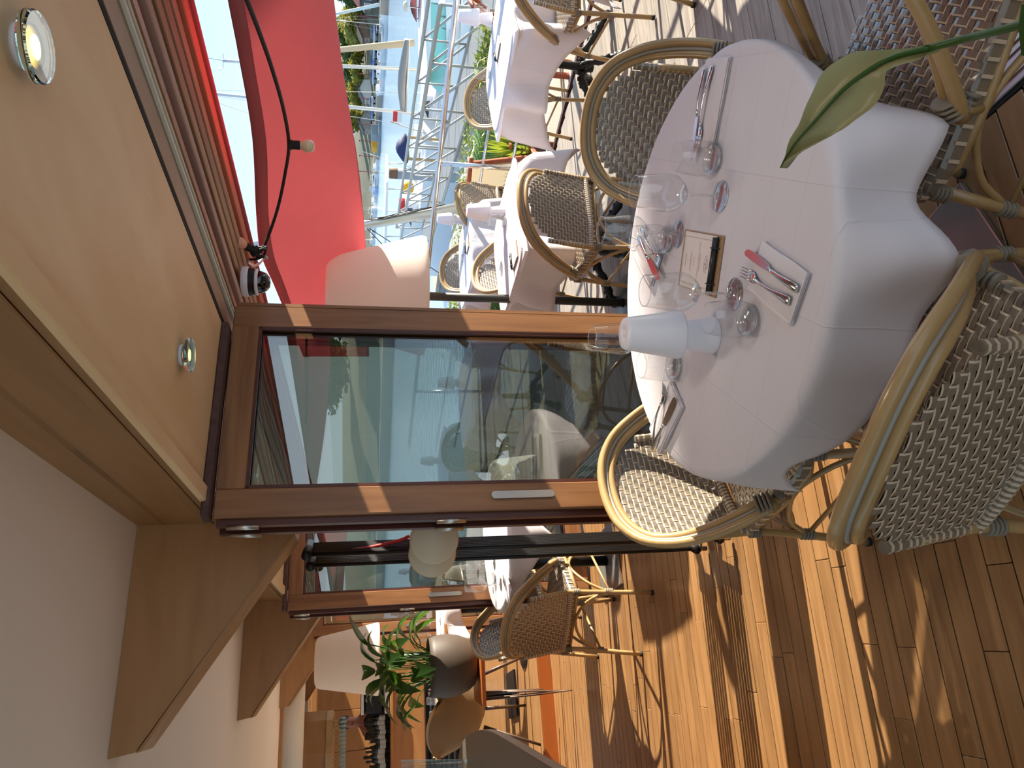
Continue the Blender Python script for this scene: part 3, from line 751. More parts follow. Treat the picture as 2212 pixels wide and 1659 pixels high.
tumbler(P3(0.750, 1.666), 'small tumbler left of the white lamp beside the left napkin')
# ---- cordless lamp
LM = {}
LM['lamp_base'] = MB().lathe([(0.0001, 0), (.046, 0), (.0472, .002), (.0465, .006), (.031, .088), (.030, .094)], 36).mesh('lamp_base', 'white_plastic', True)
LM['lamp_shade'] = MB().lathe([(.030, .098), (.055, .092), (.0585, .092), (.0590, .097), (.0400, .226), (.037, .2315), (.012, .2322), (.011, .2305), (.006, .2305), (.0055, .2322), (0.0001, .2322)], 36).mesh('lamp_shade', 'white_plastic', True)
def table_lamp(p, label):
    t = thing('table_lamp', label, 'lamp', p, 0, 'white cordless table lamps')
    for k in LM: inst(k, LM[k], t)
    return t
table_lamp(P3(.737, 1.451), 'white cordless cone lamp standing on the doorway table')
# ---- napkins and cutlery
def napkin(c, a, L, W, label, layers=4):
    t = tag(MB().build('napkin', 'linen_napkin', loc=(c[0], c[1], TS), rz=a), label, 'napkin', 'folded linen napkins')
    mb = MB(); hh = .0034
    for k in range(layers):
        z = k * hh; sh = (R_.uniform(-.003, .003), R_.uniform(-.003, .003)); wv = R_.random() * 6
        def g(u, v, z=z, sh=sh, wv=wv): return (-L / 2 + L * u + sh[0], -W / 2 + W * v + sh[1] + .0015 * math.sin(u * 7 + wv), z + hh * .5 + .0010 * math.sin(u * 5 + wv) * math.sin(v * 4 + wv) + (.0015 if .3 < v < .7 else 0))
        nu, nv = 14, 8; top = [g(i / nu, j / nv) for j in range(nv + 1) for i in range(nu + 1)]
        mb.add(top, [(j * (nu + 1) + i, j * (nu + 1) + i + 1, (j + 1) * (nu + 1) + i + 1, (j + 1) * (nu + 1) + i) for j in range(nv) for i in range(nu)])
        e = [(-L / 2, -W / 2), (L / 2, -W / 2), (L / 2, W / 2), (-L / 2, W / 2)]
        mb.box((sh[0], sh[1], z + hh * .45), (L * .994, W * .985, hh * .8), bev=.0013)
    # rounded folded edge along one long side
    mb.tube([(-L / 2 + .002, -W / 2 + .002, layers * hh * .5), (0, -W / 2, layers * hh * .5 + .001), (L / 2 - .002, -W / 2 + .002, layers * hh * .5)], layers * hh * .52, 10)
    t.data = mb.mesh('napkin', 'linen_napkin', True); t.data.set_sharp_from_angle(angle=math.radians(50))
    return layers * hh
CU_ = {}
def cutlery_meshes():
    def ribbon(sec, mb):                           # sections (x, halfwidth, z, thickness)
        vs = []
        for (x, h, z, th) in sec: vs += [(x, -h, z), (x, -h * .55, z + th), (x, h * .55, z + th), (x, h, z), (x, 0, z - th * .4)]
        n = len(sec); fs = [(i * 5 + k, i * 5 + (k + 1) % 5, (i + 1) * 5 + (k + 1) % 5, (i + 1) * 5 + k) for i in range(n - 1) for k in range(5)]
        fs += [(4, 3, 2, 1, 0), tuple((n - 1) * 5 + k for k in range(5))]
        return mb.add(vs, fs)
    CU_['fork_handle'] = ribbon([(-.098, .006, .004, .002), (-.096, .0098, .004, .0022), (-.085, .0102, .0045, .0024), (-.060, .0072, .007, .0026), (-.030, .0042, .010, .003), (.010, .0032, .010, .003), (.034, .0042, .007, .0026), (.046, .008, .004, .002)], MB()).mesh('handle', 'steel', True)
    mb = ribbon([(.044, .0075, .0045, .002), (.052, .0118, .003, .0018), (.060, .0128, .002, .0018), (.068, .0126, .0025, .0018)], MB())
    for k in range(4):
        y = -.0105 + k * .007
        mb.tube([(.066, y, .0030), (.080, y, .0040), (.096, y, .0075), (.104, y * .97, .0110)], [.0021, .0019, .0016, .0008], 6)
    CU_['fork_head'] = mb.mesh('fork_head', 'steel', True)
    CU_['knife_handle'] = ribbon([(-.108, .006, .004, .003), (-.105, .0094, .004, .0034), (-.080, .0090, .006, .0036), (-.045, .0066, .009, .0036), (-.012, .0048, .008, .0034), (.006, .0056, .006, .003)], MB()).mesh('handle', 'steel', True)
    bl = [(.004, -.005), (.012, -.0085), (.050, -.0105), (.085, -.0108), (.104, -.0085), (.113, -.002), (.114, .004), (.108, .0075), (.070, .0085), (.030, .0075), (.004, .005)]
    CU_['knife_blade'] = MB().prism([(x, y, .0046) for x, y in bl], (0, 0, .0016)).mesh('blade', 'steel')
cutlery_meshes()
def fork(a, b, label, z=None, tilt=0):
    a, b = Vector(a), Vector(b); d = b - a; t = thing('dinner_fork', label, 'fork', ((a.x + b.x) / 2, (a.y + b.y) / 2, z), math.atan2(d.y, d.x), 'steel forks on the napkins')
    inst('handle', CU_['fork_handle'], t); inst('fork_head', CU_['fork_head'], t); t.rotation_euler[1] = tilt; return t
def knife(a, b, label, z=None, tilt=0, roll=0):
    a, b = Vector(a), Vector(b); d = b - a; t = thing('table_knife', label, 'knife', ((a.x + b.x) / 2, (a.y + b.y) / 2, z), math.atan2(d.y, d.x), 'steel knives on the napkins')
    inst('handle', CU_['knife_handle'], t); inst('blade', CU_['knife_blade'], t); t.rotation_euler = (roll, tilt, t.rotation_euler[2]); return t
# near setting: long edge runs from (.81,1.16)-(.664,1.051)
h = napkin((.7125, 1.147), math.atan2(1.051 - 1.161, .664 - .81) , .185, .108, 'folded napkin under crossed cutlery at the place nearest the camera')
knife((.648, 1.072), (.826, 1.212), 'table knife on the napkin nearest the camera, its blade mirroring red', TS + h + .001)
fork((.632, 1.098), (.800, 1.246), 'fork lying on the napkin nearest the camera', TS + h + .001)
h = napkin((1.271, 1.232), math.atan2(1.122 - 1.254, 1.29 - 1.157) + PI, .205, .118, 'folded napkin under knife and fork on the right of the doorway table')
knife((1.362, 1.208), (1.196, 1.352), 'table knife along the outer side of the right-hand napkin', TS + h + .001)
fork((1.340, 1.176), (1.199, 1.325), 'fork along the inner side of the right-hand napkin', TS + h + .001)
h = napkin((.632, 1.770), math.atan2(1.836 - 1.656, .552 - .624), .20, .10, 'folded napkin under knife and fork at the left edge of the doorway table')
knife((.572, 1.872), (.655, 1.672), 'dark reflecting table knife on the left napkin', TS + h + .001, roll=.5)
fork((.590, 1.858), (.706, 1.722), 'fork on the left napkin behind the knife', TS + h + .001)
h = napkin((1.135, 1.72), math.atan2(-.05, -.1), .17, .10, 'folded napkin at the far place, seen through the wine glass')
knife((1.20, 1.73), (1.030, 1.655), 'table knife at the far place mirroring the red awning', TS + h + .001, roll=-.3)
fork((1.21, 1.70), (1.07, 1.632), 'fork at the far place beside its knife', TS + h + .001)
# ---- menu board
def menu_board(corners, label, z=TS, small=False):
    """corners: far left, far right, near right, near left (as read)"""
    A, B, C, D = [Vector((*c, 0)) for c in corners]
    ctr = (A + B + C + D) / 4; ux = ((B - A) + (C - D)).normalized(); W = ((B - A).length + (C - D).length) / 2; H = ((A - D).length + (B - C).length) / 2
    t = thing('menu_board', label, 'menu', (ctr.x, ctr.y, z), math.atan2(ux.y, ux.x), None if not small else 'menu boards on the terrace tables')
    MB().box((0, 0, .0025), (W, H, .004), bev=.001).build('board', 'kraft_board', t)
    p = MB()
    for k in range(4): p.box((.003 * math.sin(k * 2), -.008 + .0015 * k, .0052 + .0011 * k), (W * .93, H * .80, .0009), rz=.012 * math.sin(k * 3))
    p = p.build('menu_sheet', 'paper', t)
    MB().tube([(-W * .46, H * .40, .013), (W * .46, H * .40, .013)], .0075, 10).build('binder_bar', 'clip_black', t, smooth=True)
    for sx in (-.29, .29):
        MB().tube([(sx * W + .011 * 0, H * .40 + .013 * math.cos(a), .010 + .013 * math.sin(a)) for a in [PI * k / 10 * 2 for k in range(10)]], .0013, 6, closed=True).build('ring', 'clip_black', t, smooth=True)
    return t, p, W, H
# the menu as read by a guest facing it: binder along the top edge, emblem, rule, three printed lines
def textobj(s, size, loc, mat, parent, rz=0.0):
    cu = bpy.data.curves.new('lettering', 'FONT'); cu.body = s; cu.size = size; cu.align_x = 'CENTER'; cu.align_y = 'CENTER'
    tmp = bpy.data.objects.new('tmp', cu); COL.objects.link(tmp)
    dg = bpy.context.evaluated_depsgraph_get(); me = bpy.data.meshes.new_from_object(tmp.evaluated_get(dg)); bpy.data.objects.remove(tmp)
    me.materials.clear(); me.materials.append(M[mat]); o = bpy.data.objects.new('lettering', me); COL.objects.link(o); o.parent = parent; o.location = loc; o.rotation_euler = (0, 0, rz)
    return o
A_, B_, C_, D_ = [at_z(*p, TS) for p in ((1566, 516), (1545, 662), (1470, 600), (1484, 490))]
t, sheet, W, H = menu_board([A_.xy, B_.xy, C_.xy, D_.xy], 'kraft menu board with black ring binder on the doorway table')
zz = .0104
em = MB()
for k in range(16):                                # round emblem: a spreading tree in fine strokes
    a = PI * (k + .5) / 16; r = .006 + .005 * ((k * 7) % 5) / 5
    em.box((r * math.cos(a) * 1.5, .004 + r * math.sin(a) * .9, 0), (.0042, .0006, .0002), rz=a)
em.box((0, .001, 0), (.0009, .010, .0002)); em.box((.002, .0, 0), (.006, .0008, .0002), rz=.8); em.box((-.002, 0, 0), (.006, .0008, .0002), rz=-.8)
for k in range(26):
    a = PI + PI * k / 26; em.box((.021 * math.cos(a), .006 + .012 * math.sin(a), 0), (.003, .0005, .0002), rz=a + PI / 2)
em.build('emblem', 'ink', sheet, loc=(0, H * .20, zz))
MB().box((0, H * .02, zz), (W * .70, .0006, .0002)).build('rule', 'ink', sheet)
for s, sz, yy, mt in (('La Table de l\u2019Olivier', .0052, .055, 'ink'), ('COURTES', .0056, -.10, 'ink_red'), ('CARTE BOISSONS', .0062, -.18, 'ink'), ('&', .005, -.25, 'ink_red'), ('CARTE VINS', .0060, -.32, 'ink')):
    textobj(s, sz, (0, H * yy, zz), mt, sheet)
fr = MB()
for (x, y, a, b) in ((0, H * .33, W * .8, .0005), (0, -H * .385, W * .8, .0005), (W * .40, -.01, .0005, H * .70), (-W * .40, -.01, .0005, H * .70)): fr.box((x, y, zz - .0003), (a, b, .0002))
fr.build('border_line', 'ink', sheet)
# ---- armchairs round the doorway table
chair((.475, 1.115), 38, 'woven armchair nearest the camera, back turned, pushed up to the round table')
chair((.60, 1.86), -70, 'woven armchair at the left of the round table in front of the glazed door')
chair((1.585, 1.655), -132, 'woven armchair behind the round table, facing the camera from the terrace')
chair((1.135, .985), 125, 'woven armchair at the lower right behind the green leaf, seat and arm showing')
# ================================================================== terrace: boards, railing, tables, lamp, awning
DA = math.radians(-4.5)
deck = rootstruct('floor_3')
def edge_x(y): return 4.28 - .24 * (y - 4.18)
dbm = {L: board_mesh('deck_board', L, .1295, .024, 'deck_wood', .002) for L in (.8, 1.4, 2.0)}
cd, sd = math.cos(DA), math.sin(DA)
y = 0.95
while y < 9.0:
    x0 = 1.545; xe = edge_x(y - .2)
    x = x0
    while x < xe - .05:
        L = R_.choice((.8, 1.4, 2.0)); Lr = L
        if xe - x < L + .3: Lr = xe - x
        inst('deck_board', dbm[L], deck, (x * cd, y + x * sd + .07, -.004 + R_.uniform(-.001, .001)), (0, 0, DA), (Lr * .998 / L, 1, 1)); x += Lr
    y += .1335
mb = MB(); y = -2.0                         # boards nearer than the frame shows
while y < .95:
    mb.box((1.545 * cd + 1.6 * cd, y + 3.1 * sd + .07, -.016), (3.2, .1295, .024), rz=DA); y += .1335
stuff(mb.build('hidden_boards', 'deck_wood', deck))
MB().box((2.6, 3.5, -.09), (3.3, 11.5, .1)).build('deck_underside', 'gap_dark', deck)
a_, b_ = Vector((edge_x(-1), -1, 0)), Vector((edge_x(9), 9, 0))
MB().box(((a_ + b_) / 2 + Vector((.02, 0, -.10))), (.04, (b_ - a_).length, .22), rz=math.atan2(b_.y - a_.y, b_.x - a_.x) - PI / 2).build('deck_fascia', 'dark_wood', deck)
# ---- railing
rl = thing('terrace_railing', 'polished steel railing with posts along the outer edge of the terrace', 'railing', (0, 0, 0))
def rx(y, z): return Vector((edge_x(y) - .02, y, z))
MB().tube([rx(1, .985), rx(5, .98), rx(9.5, .975)], .0215, 14).build('top_rail', 'steel', rl, smooth=True)
for z in (.60, .345): MB().tube([rx(1, z), rx(9.5, z)], .0125, 10).build('mid_rail', 'steel', rl, smooth=True)
for yy in (1.3, 3.15, 4.91, 6.52, 8.2):
    p = MB().tube([rx(yy, 0), rx(yy, .965)], .021, 14).build('post', 'steel', rl, smooth=True)
    MB().lathe([(.0001, 0), (.045, 0), (.045, .006), (.024, .010)], 16, c=rx(yy, 0)).build('post_flange', 'steel', p, smooth=True)
    for z in (.60, .345, .88): MB().box(rx(yy, z) + Vector((-.02, 0, 0)), (.016, .014, .014), bev=.003).build('bracket', 'brushed', p)
# ---- tables with cast-iron feet
def iron_table(c, s, rz, label, base_rz=.6):
    t = thing('cafe_table', label, 'table', (c[0], c[1], 0), rz)
    MB().box((0, 0, .733), (2 * s, 2 * s, .024), bev=.008).build('tabletop', 'white_plastic', t)
    MB().lathe([(.030, .10), (.036, .16), (.028, .22), (.022, .40), (.026, .62), (.034, .68), (.034, .72)], 14).build('column', 'black_iron', t, smooth=True)
    for k in range(4):
        a = base_rz + k * PI / 2; ca, sa = math.cos(a), math.sin(a)
        pts = smoothpath([(.02 * ca, .02 * sa, .17), (.10 * ca, .10 * sa, .165), (.20 * ca, .20 * sa, .10), (.29 * ca, .29 * sa, .055), (.335 * ca, .335 * sa, .030)], 4)
        f = MB().tube(pts, [.026 + .006 * math.sin(i * 1.9) for i in range(len(pts))], 8)
        for q in range(1, len(pts), 2): f.box((pts[q].x, pts[q].y, pts[q].z + .024), (.03, .014, .018), rz=a, bev=.004)   # cast leaf scrolls
        f.lathe([(.0001, 0), (.034, .004), (.040, .022), (.030, .044), (.0001, .052)], 10, c=(.335 * ca, .335 * sa, 0))
        f.build('iron_foot', 'black_iron', t, smooth=True)
    return t
def clip_corner(a, L): return (.05 * math.cos(a * 4 * 2.0 + .4) + .025 * math.sin(a * 13)) * min(1, max(0, (L - .12) / .2))
def terrace_cloth(c, s, rz, half, label, rip=clip_corner):
    o = cloth(c, rsq(s, 0), sq(half, 0), rip, label, group='white cloths on the terrace', flare=.16, n=160); o.rotation_euler = (0, 0, rz)
    return o
TM, TF, TR, TN = (2.42, 3.60), (3.32, 5.22), (3.74, 3.42), (3.41, 1.95)
for c, s, rz, nm in ((TM, .36, .12, 'cast-iron table behind the doorway armchair, in the middle of the terrace'), (TF, .36, -.1, 'farthest cast-iron terrace table against the railing'), (TR, .38, .25, 'cast-iron table at the right of the terrace with clawed black feet'), (TN, .40, -.35, 'cast-iron terrace table cut off by the right edge of the view')):
    iron_table(c, s, rz, nm, base_rz=.75)
terrace_cloth(TM, .36, .12, .62, 'white cloth on the middle terrace table, hanging in sharp corners either side of the chair')
terrace_cloth(TF, .36, -.1, .58, 'white gathered cloth on the farthest terrace table')
terrace_cloth(TR, .38, .25, .66, 'white cloth clipped at the corner on the right-hand terrace table')
terrace_cloth(TN, .40, -.35, .68, 'corner of a pinkish lit cloth at the right edge of the terrace')
def hoopseat(px, py, yaw, z=.84):
    p = at_z(px, py, z); f = Vector((math.cos(math.radians(yaw)), math.sin(math.radians(yaw)), 0))
    return (p.x + .27 * f.x, p.y + .27 * f.y, .002)
chair((2.20, 3.12, .002), 84, 'woven armchair with its back turned at the middle terrace table')
chair(hoopseat(986, 428, 92), 92, 'woven armchair with its back turned at the farthest terrace table')
chair(hoopseat(1024, 600, -70), -70, 'woven armchair facing in, left behind the middle terrace table')
chair(hoopseat(953, 590, -95), -95, 'woven armchair facing in, beyond the farthest terrace table')
chair(hoopseat(1007, 228, -100), -100, 'woven armchair on the far side of the right-hand terrace table, facing in')
chair((3.66, 2.88, .002), 72, 'woven armchair at the top right of the terrace, back cut by the frame')
chair((3.29, 2.11, .002), -72, 'woven armchair at the right edge of the terrace with one leg in view')
def on(px, py, z=TS): return at_z(px, py, z)
p = on(1062, 42); table_lamp(p, 'white cordless cone lamp on the right-hand terrace table')
p = on(1088, 460); table_lamp(p, 'white cordless cone lamp on the middle terrace table')
p = on(1002, 475); table_lamp(p, 'white cordless cone lamp on the farthest terrace table')
for px, py, l in ((1057, 24, 'tumbler beside the lamp on the right-hand terrace table'), (1058, 160, 'tumbler at the left end of the right-hand terrace table'), (1092, 478, 'tumbler beside the lamp on the middle terrace table'), (1083, 572, 'tumbler beside the menu on the middle terrace table'), (1005, 486, 'tumbler beside the lamp on the farthest terrace table'), (1000, 558, 'tumbler at the left of the farthest terrace table')):
    tumbler(on(px, py), l)
def small_menu(px, py, a, l):
    p = on(px, py); c, s = math.cos(a), math.sin(a)
    menu_board([(p.x - .07 * c - .10 * s * -1, p.y - .07 * s - .10 * c * -1 * -1 * -1), (p.x + .07 * c, p.y + .07 * s), (p.x + .07 * c + .1 * s, p.y + .07 * s - .1 * c), (p.x - .07 * c + .1 * s, p.y - .07 * s - .1 * c)], l, small=True)
small_menu(1076, 120, .5, 'kraft menu board leaning beside the lamp on the right-hand terrace table')
small_menu(1112, 566, .4, 'kraft menu board on the middle terrace table')
small_menu(1010, 535, .3, 'kraft menu board on the farthest terrace table')
# ---- tall white lamp outside
def floor_lamp(p, label, H=1.81, rb=.345, rt=.20, hs=.56, base=True):
    t = thing('floor_lamp', label, 'lamp', p)
    MB().lathe([(.0001, 0), (.17, 0), (.175, .008), (.170, .014), (.03, .022)], 32).build('base', 'grey_pole', t, smooth=True)
    MB().tube([(0, 0, .01), (0, 0, H - hs * .6)], .0255, 16).build('pole', 'grey_pole', t, smooth=True)
    z0 = H - hs
    MB().lathe([(rb - .02, z0), (rb, z0 + .004), (rb + .003, z0 + .03), (rb - .004, z0 + .06), (rt + .012, H - .045), (rt, H - .018), (rt - .03, H - .004), (.0001, H)], 48).build('lamp_shade', 'shade_white', t, smooth=True)
    MB().lathe([(rb - .02, z0), (.10, z0 + .03), (.0255, z0 + .03)], 40).build('shade_bottom', 'shade_white', t, smooth=True)
    return t
floor_lamp((2.075, 3.665, .002), 'tall white cone floor lamp with a dark pole outside beside the glazed door')
# ---- red awning sail tied to the eaves
near = [((492, 0), 2.2), ((515, 120), 2.42), ((545, 300), 2.78), ((553, 460), 3.3), ((563, 548), 3.55), ((590, 612), 3.9), ((608, 655), 4.2), ((655, 770), 5.0)]
far = [((722, 0), 3.4), ((746, 180), 3.6), ((771, 330), 3.85), ((783, 430), 4.15), ((790, 520), 4.45), ((793, 600), 4.75), ((795, 680), 5.1), ((798, 770), 5.7)]
Nn = [at_d(*p, d) for p, d in near]; Ff = [at_d(*p, d) for p, d in far]
Nn = [Nn[0] - (Nn[1] - Nn[0]) * 4] + Nn; Ff = [Ff[0] - (Ff[1] - Ff[0]) * 3] + Ff
NS, FS = smoothpath(Nn, 5), smoothpath(Ff, 5)
sail = thing('awning_sail', 'red canvas awning sail stretched below the eaves above the terrace', 'awning', (0, 0, 0))
nu = len(NS) - 1
def sail_pt(i, v):
    a, b = NS[i], FS[i]; p = a.lerp(b, min(v, 1.0)); d = (b - a); h = Vector((d.x, d.y, 0)).normalized()
    p = p - Vector((0, 0, .05 * math.sin(PI * max(0, min(v, 1) - .09) / .91)))
    p.z += .003 * math.sin(i * .7) * math.sin(PI * min(v, 1))
    if v > 1: p = b + h * (.75 * (v - 1)) + Vector((0, 0, .30 * (v - 1) ** 1.5))
    return p
def strip_mesh(v0, v1, nv): 
    vs = [sail_pt(i, v0 + (v1 - v0) * j / nv) for j in range(nv + 1) for i in range(nu + 1)]
    return MB().add(vs, [(j * (nu + 1) + i, j * (nu + 1) + i + 1, (j + 1) * (nu + 1) + i + 1, (j + 1) * (nu + 1) + i) for j in range(nv) for i in range(nu)])
strip_mesh(.085, 1.35, 20).build('canvas', 'red_canvas', sail, smooth=True)
o = strip_mesh(0, .090, 2).build('hem', 'red_hem', sail, smooth=True); md = o.modifiers.new('thickness', 'SOLIDIFY'); md.thickness = .004
MB().tube([sail_pt(i, .01) for i in range(nu + 1)], .004, 6).build('hem_seam', 'red_hem', sail, smooth=True)
MB().tube([sail_pt(i, .087) for i in range(nu + 1)], .0035, 6).build('hem_seam', 'red_hem', sail, smooth=True)
ey = at_d(572, 556, 3.52)
MB().tube([ey + Vector((0, .012 * math.cos(a), .012 * math.sin(a))) for a in [2 * PI * k / 12 for k in range(12)]], .004, 6, closed=True).build('eyelet', 'brushed', sail, smooth=True)
hk = [at_d(535, 565, 3.2), at_d(545, 572, 3.3), at_d(556, 572, 3.4), at_d(566, 562, 3.48), at_d(570, 556, 3.52)]
tag(MB().tube(smoothpath(hk, 5), .006, 8).build('hook', 'brushed', smooth=True), 'rusty metal hook tying the red awning corner to the eaves', 'hook')
# ---- string of bulbs
cp = [((562, 545), 3.22), ((576, 520), 3.2), ((600, 450), 3.15), ((616, 375), 3.05), ((624, 312), 2.9), ((612, 235), 2.7), ((588, 150), 2.48), ((562, 75), 2.3), ((533, 0), 2.12), ((505, -60), 2.0)]
sl = thing('string_light', 'black cable with cream bulbs slung in front of the red awning', 'light', (0, 0, 0))
MB().tube(smoothpath([at_d(*p, d) for p, d in cp], 6), .0066, 7).build('cable', 'black_rubber', sl, smooth=True)
def bulb(p, d, mat):
    d = Vector(d).normalized(); q = d.to_track_quat('Z', 'Y').to_matrix(); p = Vector(p)
    s = MB().lathe([(.0001, 0), (.017, 0), (.018, .004), (.018, .018), (.0155, .022), (.0165, .028), (.0165, .044), (.014, .046), (.0001, .046)], 16, c=p, rot=q).build('socket', 'black_rubber', sl, autos=35)
    MB().lathe([(.012, .044), (.014, .050), (.022, .062), (.0245, .074), (.022, .087), (.013, .096), (.0001, .0985)], 20, c=p, rot=q).build('bulb', mat, sl, smooth=True)
bulb(at_d(621, 312, 2.9), Vector((0, 0, -1)), 'bulb_cream')
bulb(at_d(553, 543, 3.18), at_d(530, 531, 3.16) - at_d(553, 543, 3.18), 'bulb_pink')
c0 = at_d(556, 548, 3.2); kn = MB()
for k in range(3): kn.tube(smoothpath([c0 + Vector((R_.uniform(-.03, .03), R_.uniform(-.04, .04), R_.uniform(-.035, .035))) for q in range(6)], 4), .0055, 6)
kn.build('cable_knot', 'black_rubber', sl, smooth=True)
# ---- dome camera under the eaves
dc = at_z(524, 608, 2.088); t = thing('dome_camera', 'white dome security camera under the boarded eaves', 'camera', dc)
MB().lathe([(.0001, 0), (.060, 0), (.062, -.004), (.062, -.022), (.058, -.028)], 28).build('camera_base', 'white_plastic', t, autos=40)
MB().lathe([(.059, -.026), (.054, -.046), (.050, -.052)], 28).build('collar', 'black_steel', t, smooth=True)
MB().lathe([(.050, -.050), (.056, -.052), (.055, -.060), (.047, -.064)], 28).build('ring', 'white_plastic', t, smooth=True)
MB().lathe([(.046, -.062), (.045, -.075), (.037, -.094), (.022, -.106), (.0001, -.110)], 28).build('dome', 'dome_glass', t, smooth=True)
MB().lathe([(.0001, -.050), (.030, -.055), (.030, -.074), (.020, -.088), (.0001, -.09)], 16).build('lens_turret', 'black_rubber', t, smooth=True)
# ================================================================== planting and loungers below the terrace
qz = -.30
struct(MB().box((7.2, 7.5, qz - .2), (6.5, 12, .4), rz=.22).build('ground', 'gravel'))
struct(MB().box((10.35, 8.7, -1.4), (.3, 12.5, 1.8), rz=.22).build('wall_quay', 'concrete'))
def blade_plant(c, n, L, wd, mat, label, up=.35, kind='yucca', seed=1):
    rr = random.Random(seed); t = thing(kind, label, 'plant', c)
    for k in range(n):
        a = rr.random() * 2 * PI; el = up + (1.45 - up) * rr.random() ** .8; l = L * rr.uniform(.75, 1.05); wv = wd * rr.uniform(.8, 1.2)
        d = Vector((math.cos(a) * math.cos(el), math.sin(a) * math.cos(el), math.sin(el))); sd_ = Vector((-math.sin(a), math.cos(a), 0))
        pts = [d * (l * q / 4) + Vector((0, 0, -.10 * l * (q / 4) ** 3 * math.cos(el))) + Vector((0, 0, .12)) for q in range(5)]
        vs = []
        for q, p in enumerate(pts):
            w = wv * (.7, 1, .85, .55, .03)[q]; vs += [p - sd_ * w, p + Vector((0, 0, -.25 * w)), p + sd_ * w]
        MB().add(vs, [(q * 3 + e, q * 3 + e + 1, q * 3 + e + 4, q * 3 + e + 3) for q in range(4) for e in (0, 1)]).build('leaf_blade', mat, t)
    MB().lathe([(.05, 0), (.06, .08), (.03, .2)], 8).build('stem', 'bark', t, smooth=True)
    return t
blade_plant((4.78, 5.45, -.15), 90, .55, .019, 'leaf_yucca', 'spiky yucca with yellow-green blades behind the railing post', seed=2)
blade_plant((4.20, 5.80, -.15), 60, .5, .018, 'leaf_yucca', 'smaller spiky yucca left of the railing post', seed=3)
blade_plant((5.95, 6.1, -.30), 50, .42, .016, 'leaf_yucca', 'yucca with orange-tipped blades behind the red wooden loungers', seed=4)
blade_plant((4.15, 8.9, -.5), 70, .7, .03, 'leaf_yucca', 'bushy palm-like plant beyond the railing by the white lamp', seed=5)
def hedge(path, w, h, label, seed, mat='leaf_hedge', n=1500, lf=.05):
    rr = random.Random(seed); m = MB()
    for k in range(n):
        t = rr.random() * (len(path) - 1); i = min(int(t), len(path) - 2); p = Vector(path[i]).lerp(Vector(path[i + 1]), t - i)
        a = rr.random() * PI; r = math.sqrt(rr.random())
        q = p + Vector((w * r * math.cos(a) * rr.choice((-1, 1)), w * .6 * rr.uniform(-1, 1), h * math.sin(a) * (.6 + .4 * r)))
        d = Vector((rr.gauss(0, 1), rr.gauss(0, 1), rr.gauss(.6, .8))).normalized(); e = d.orthogonal().normalized(); l = lf * rr.uniform(.6, 1.3)
        m.add([q, q + d * l * .5 + e * l * .18, q + d * l, q + d * l * .5 - e * l * .18], [(0, 1, 2, 3)])
    t = thing('hedge', label, 'hedge', (0, 0, 0)); stuff(m.build('foliage', mat, t))
    MB().tube([Vector(p) + Vector((0, 0, h * .35)) for p in path], h * .42, 8).build('hedge_core', 'leaf_green', t, smooth=True)
    return t
hedge([(6.4, 6.6, qz), (5.9, 7.6, qz), (5.2, 9.0, qz)], .42, .72, 'clipped yellow-green hedge behind the yucca', 6, n=2600, lf=.07)
hedge([(4.3, 7.1, qz), (4.5, 8.2, qz), (4.7, 9.8, qz)], .40, .80, 'loose pale-green hedge beyond the railing left of the farthest chair', 7, n=2600, lf=.08)
hedge([(7.9, 6.8, qz - .1), (7.4, 7.6, qz - .1)], .25, .5, 'tuft of dry grass at the end of the hedge', 8, n=700, lf=.16)
# ---- teak loungers with canvas
def lounger(c, yaw, label):
    t = thing('teak_lounger', label, 'chair', c, math.radians(yaw - 90), 'teak loungers on the gravel')
    for sx in (-1, 1):
        MB().box((sx * .30, 0, .30), (.045, .95, .05), bev=.006).build('side_rail', 'teak_red', t)
        MB().box((sx * .30, .42, .15), (.045, .05, .30), bev=.006).build('leg', 'teak_red', t)
        MB().box((sx * .30, -.36, .15), (.045, .05, .30), bev=.006).build('leg', 'teak_red', t)
        MB().box((sx * .32, .05, .52), (.06, .60, .03), bev=.006).build('armrest', 'teak_red', t)
        MB().box((sx * .32, .30, .41), (.04, .04, .20), bev=.005).build('arm_post', 'teak_red', t)
        MB().box((sx * .27, -.52, .60), (.04, .05, .85), rx=.55, bev=.006).build('back_upright', 'teak_red', t)
    MB().tube([(-.32, -.73, .97), (.32, -.73, .97)], .022, 8).build('head_bar', 'teak_red', t, smooth=True)
    MB().grid(lambda u, v: (-.25 + .5 * u, -.31 - .42 * v, .31 + .66 * v - .05 * math.sin(PI * v)), 4, 8).build('sling', 'canvas_beige', t, smooth=True)
    MB().grid(lambda u, v: (-.25 + .5 * u, -.31 + .72 * v, .31 - .04 * math.sin(PI * v)), 4, 8).build('seat_sling', 'canvas_beige', t, smooth=True)
    for yy in (.42, -.30): MB().box((0, yy, .28), (.6, .04, .04), bev=.005).build('cross_rail', 'teak_red', t)
    return t
lounger((4.72, 5.75, qz), 35, 'red teak lounger with a beige canvas back right behind the railing')
lounger((5.35, 5.25, qz), 120, 'red teak lounger on the gravel left of the right-hand terrace table')
lounger((5.6, 4.55, qz), 100, 'red teak lounger seen under the right-hand terrace table')
b = tag(MB().box((5.75, 6.3, qz + .08), (.55, .5, .16), rz=.3, bev=.01).build('planter_kerb', 'concrete'), 'pale concrete planter block on the gravel', 'planter')
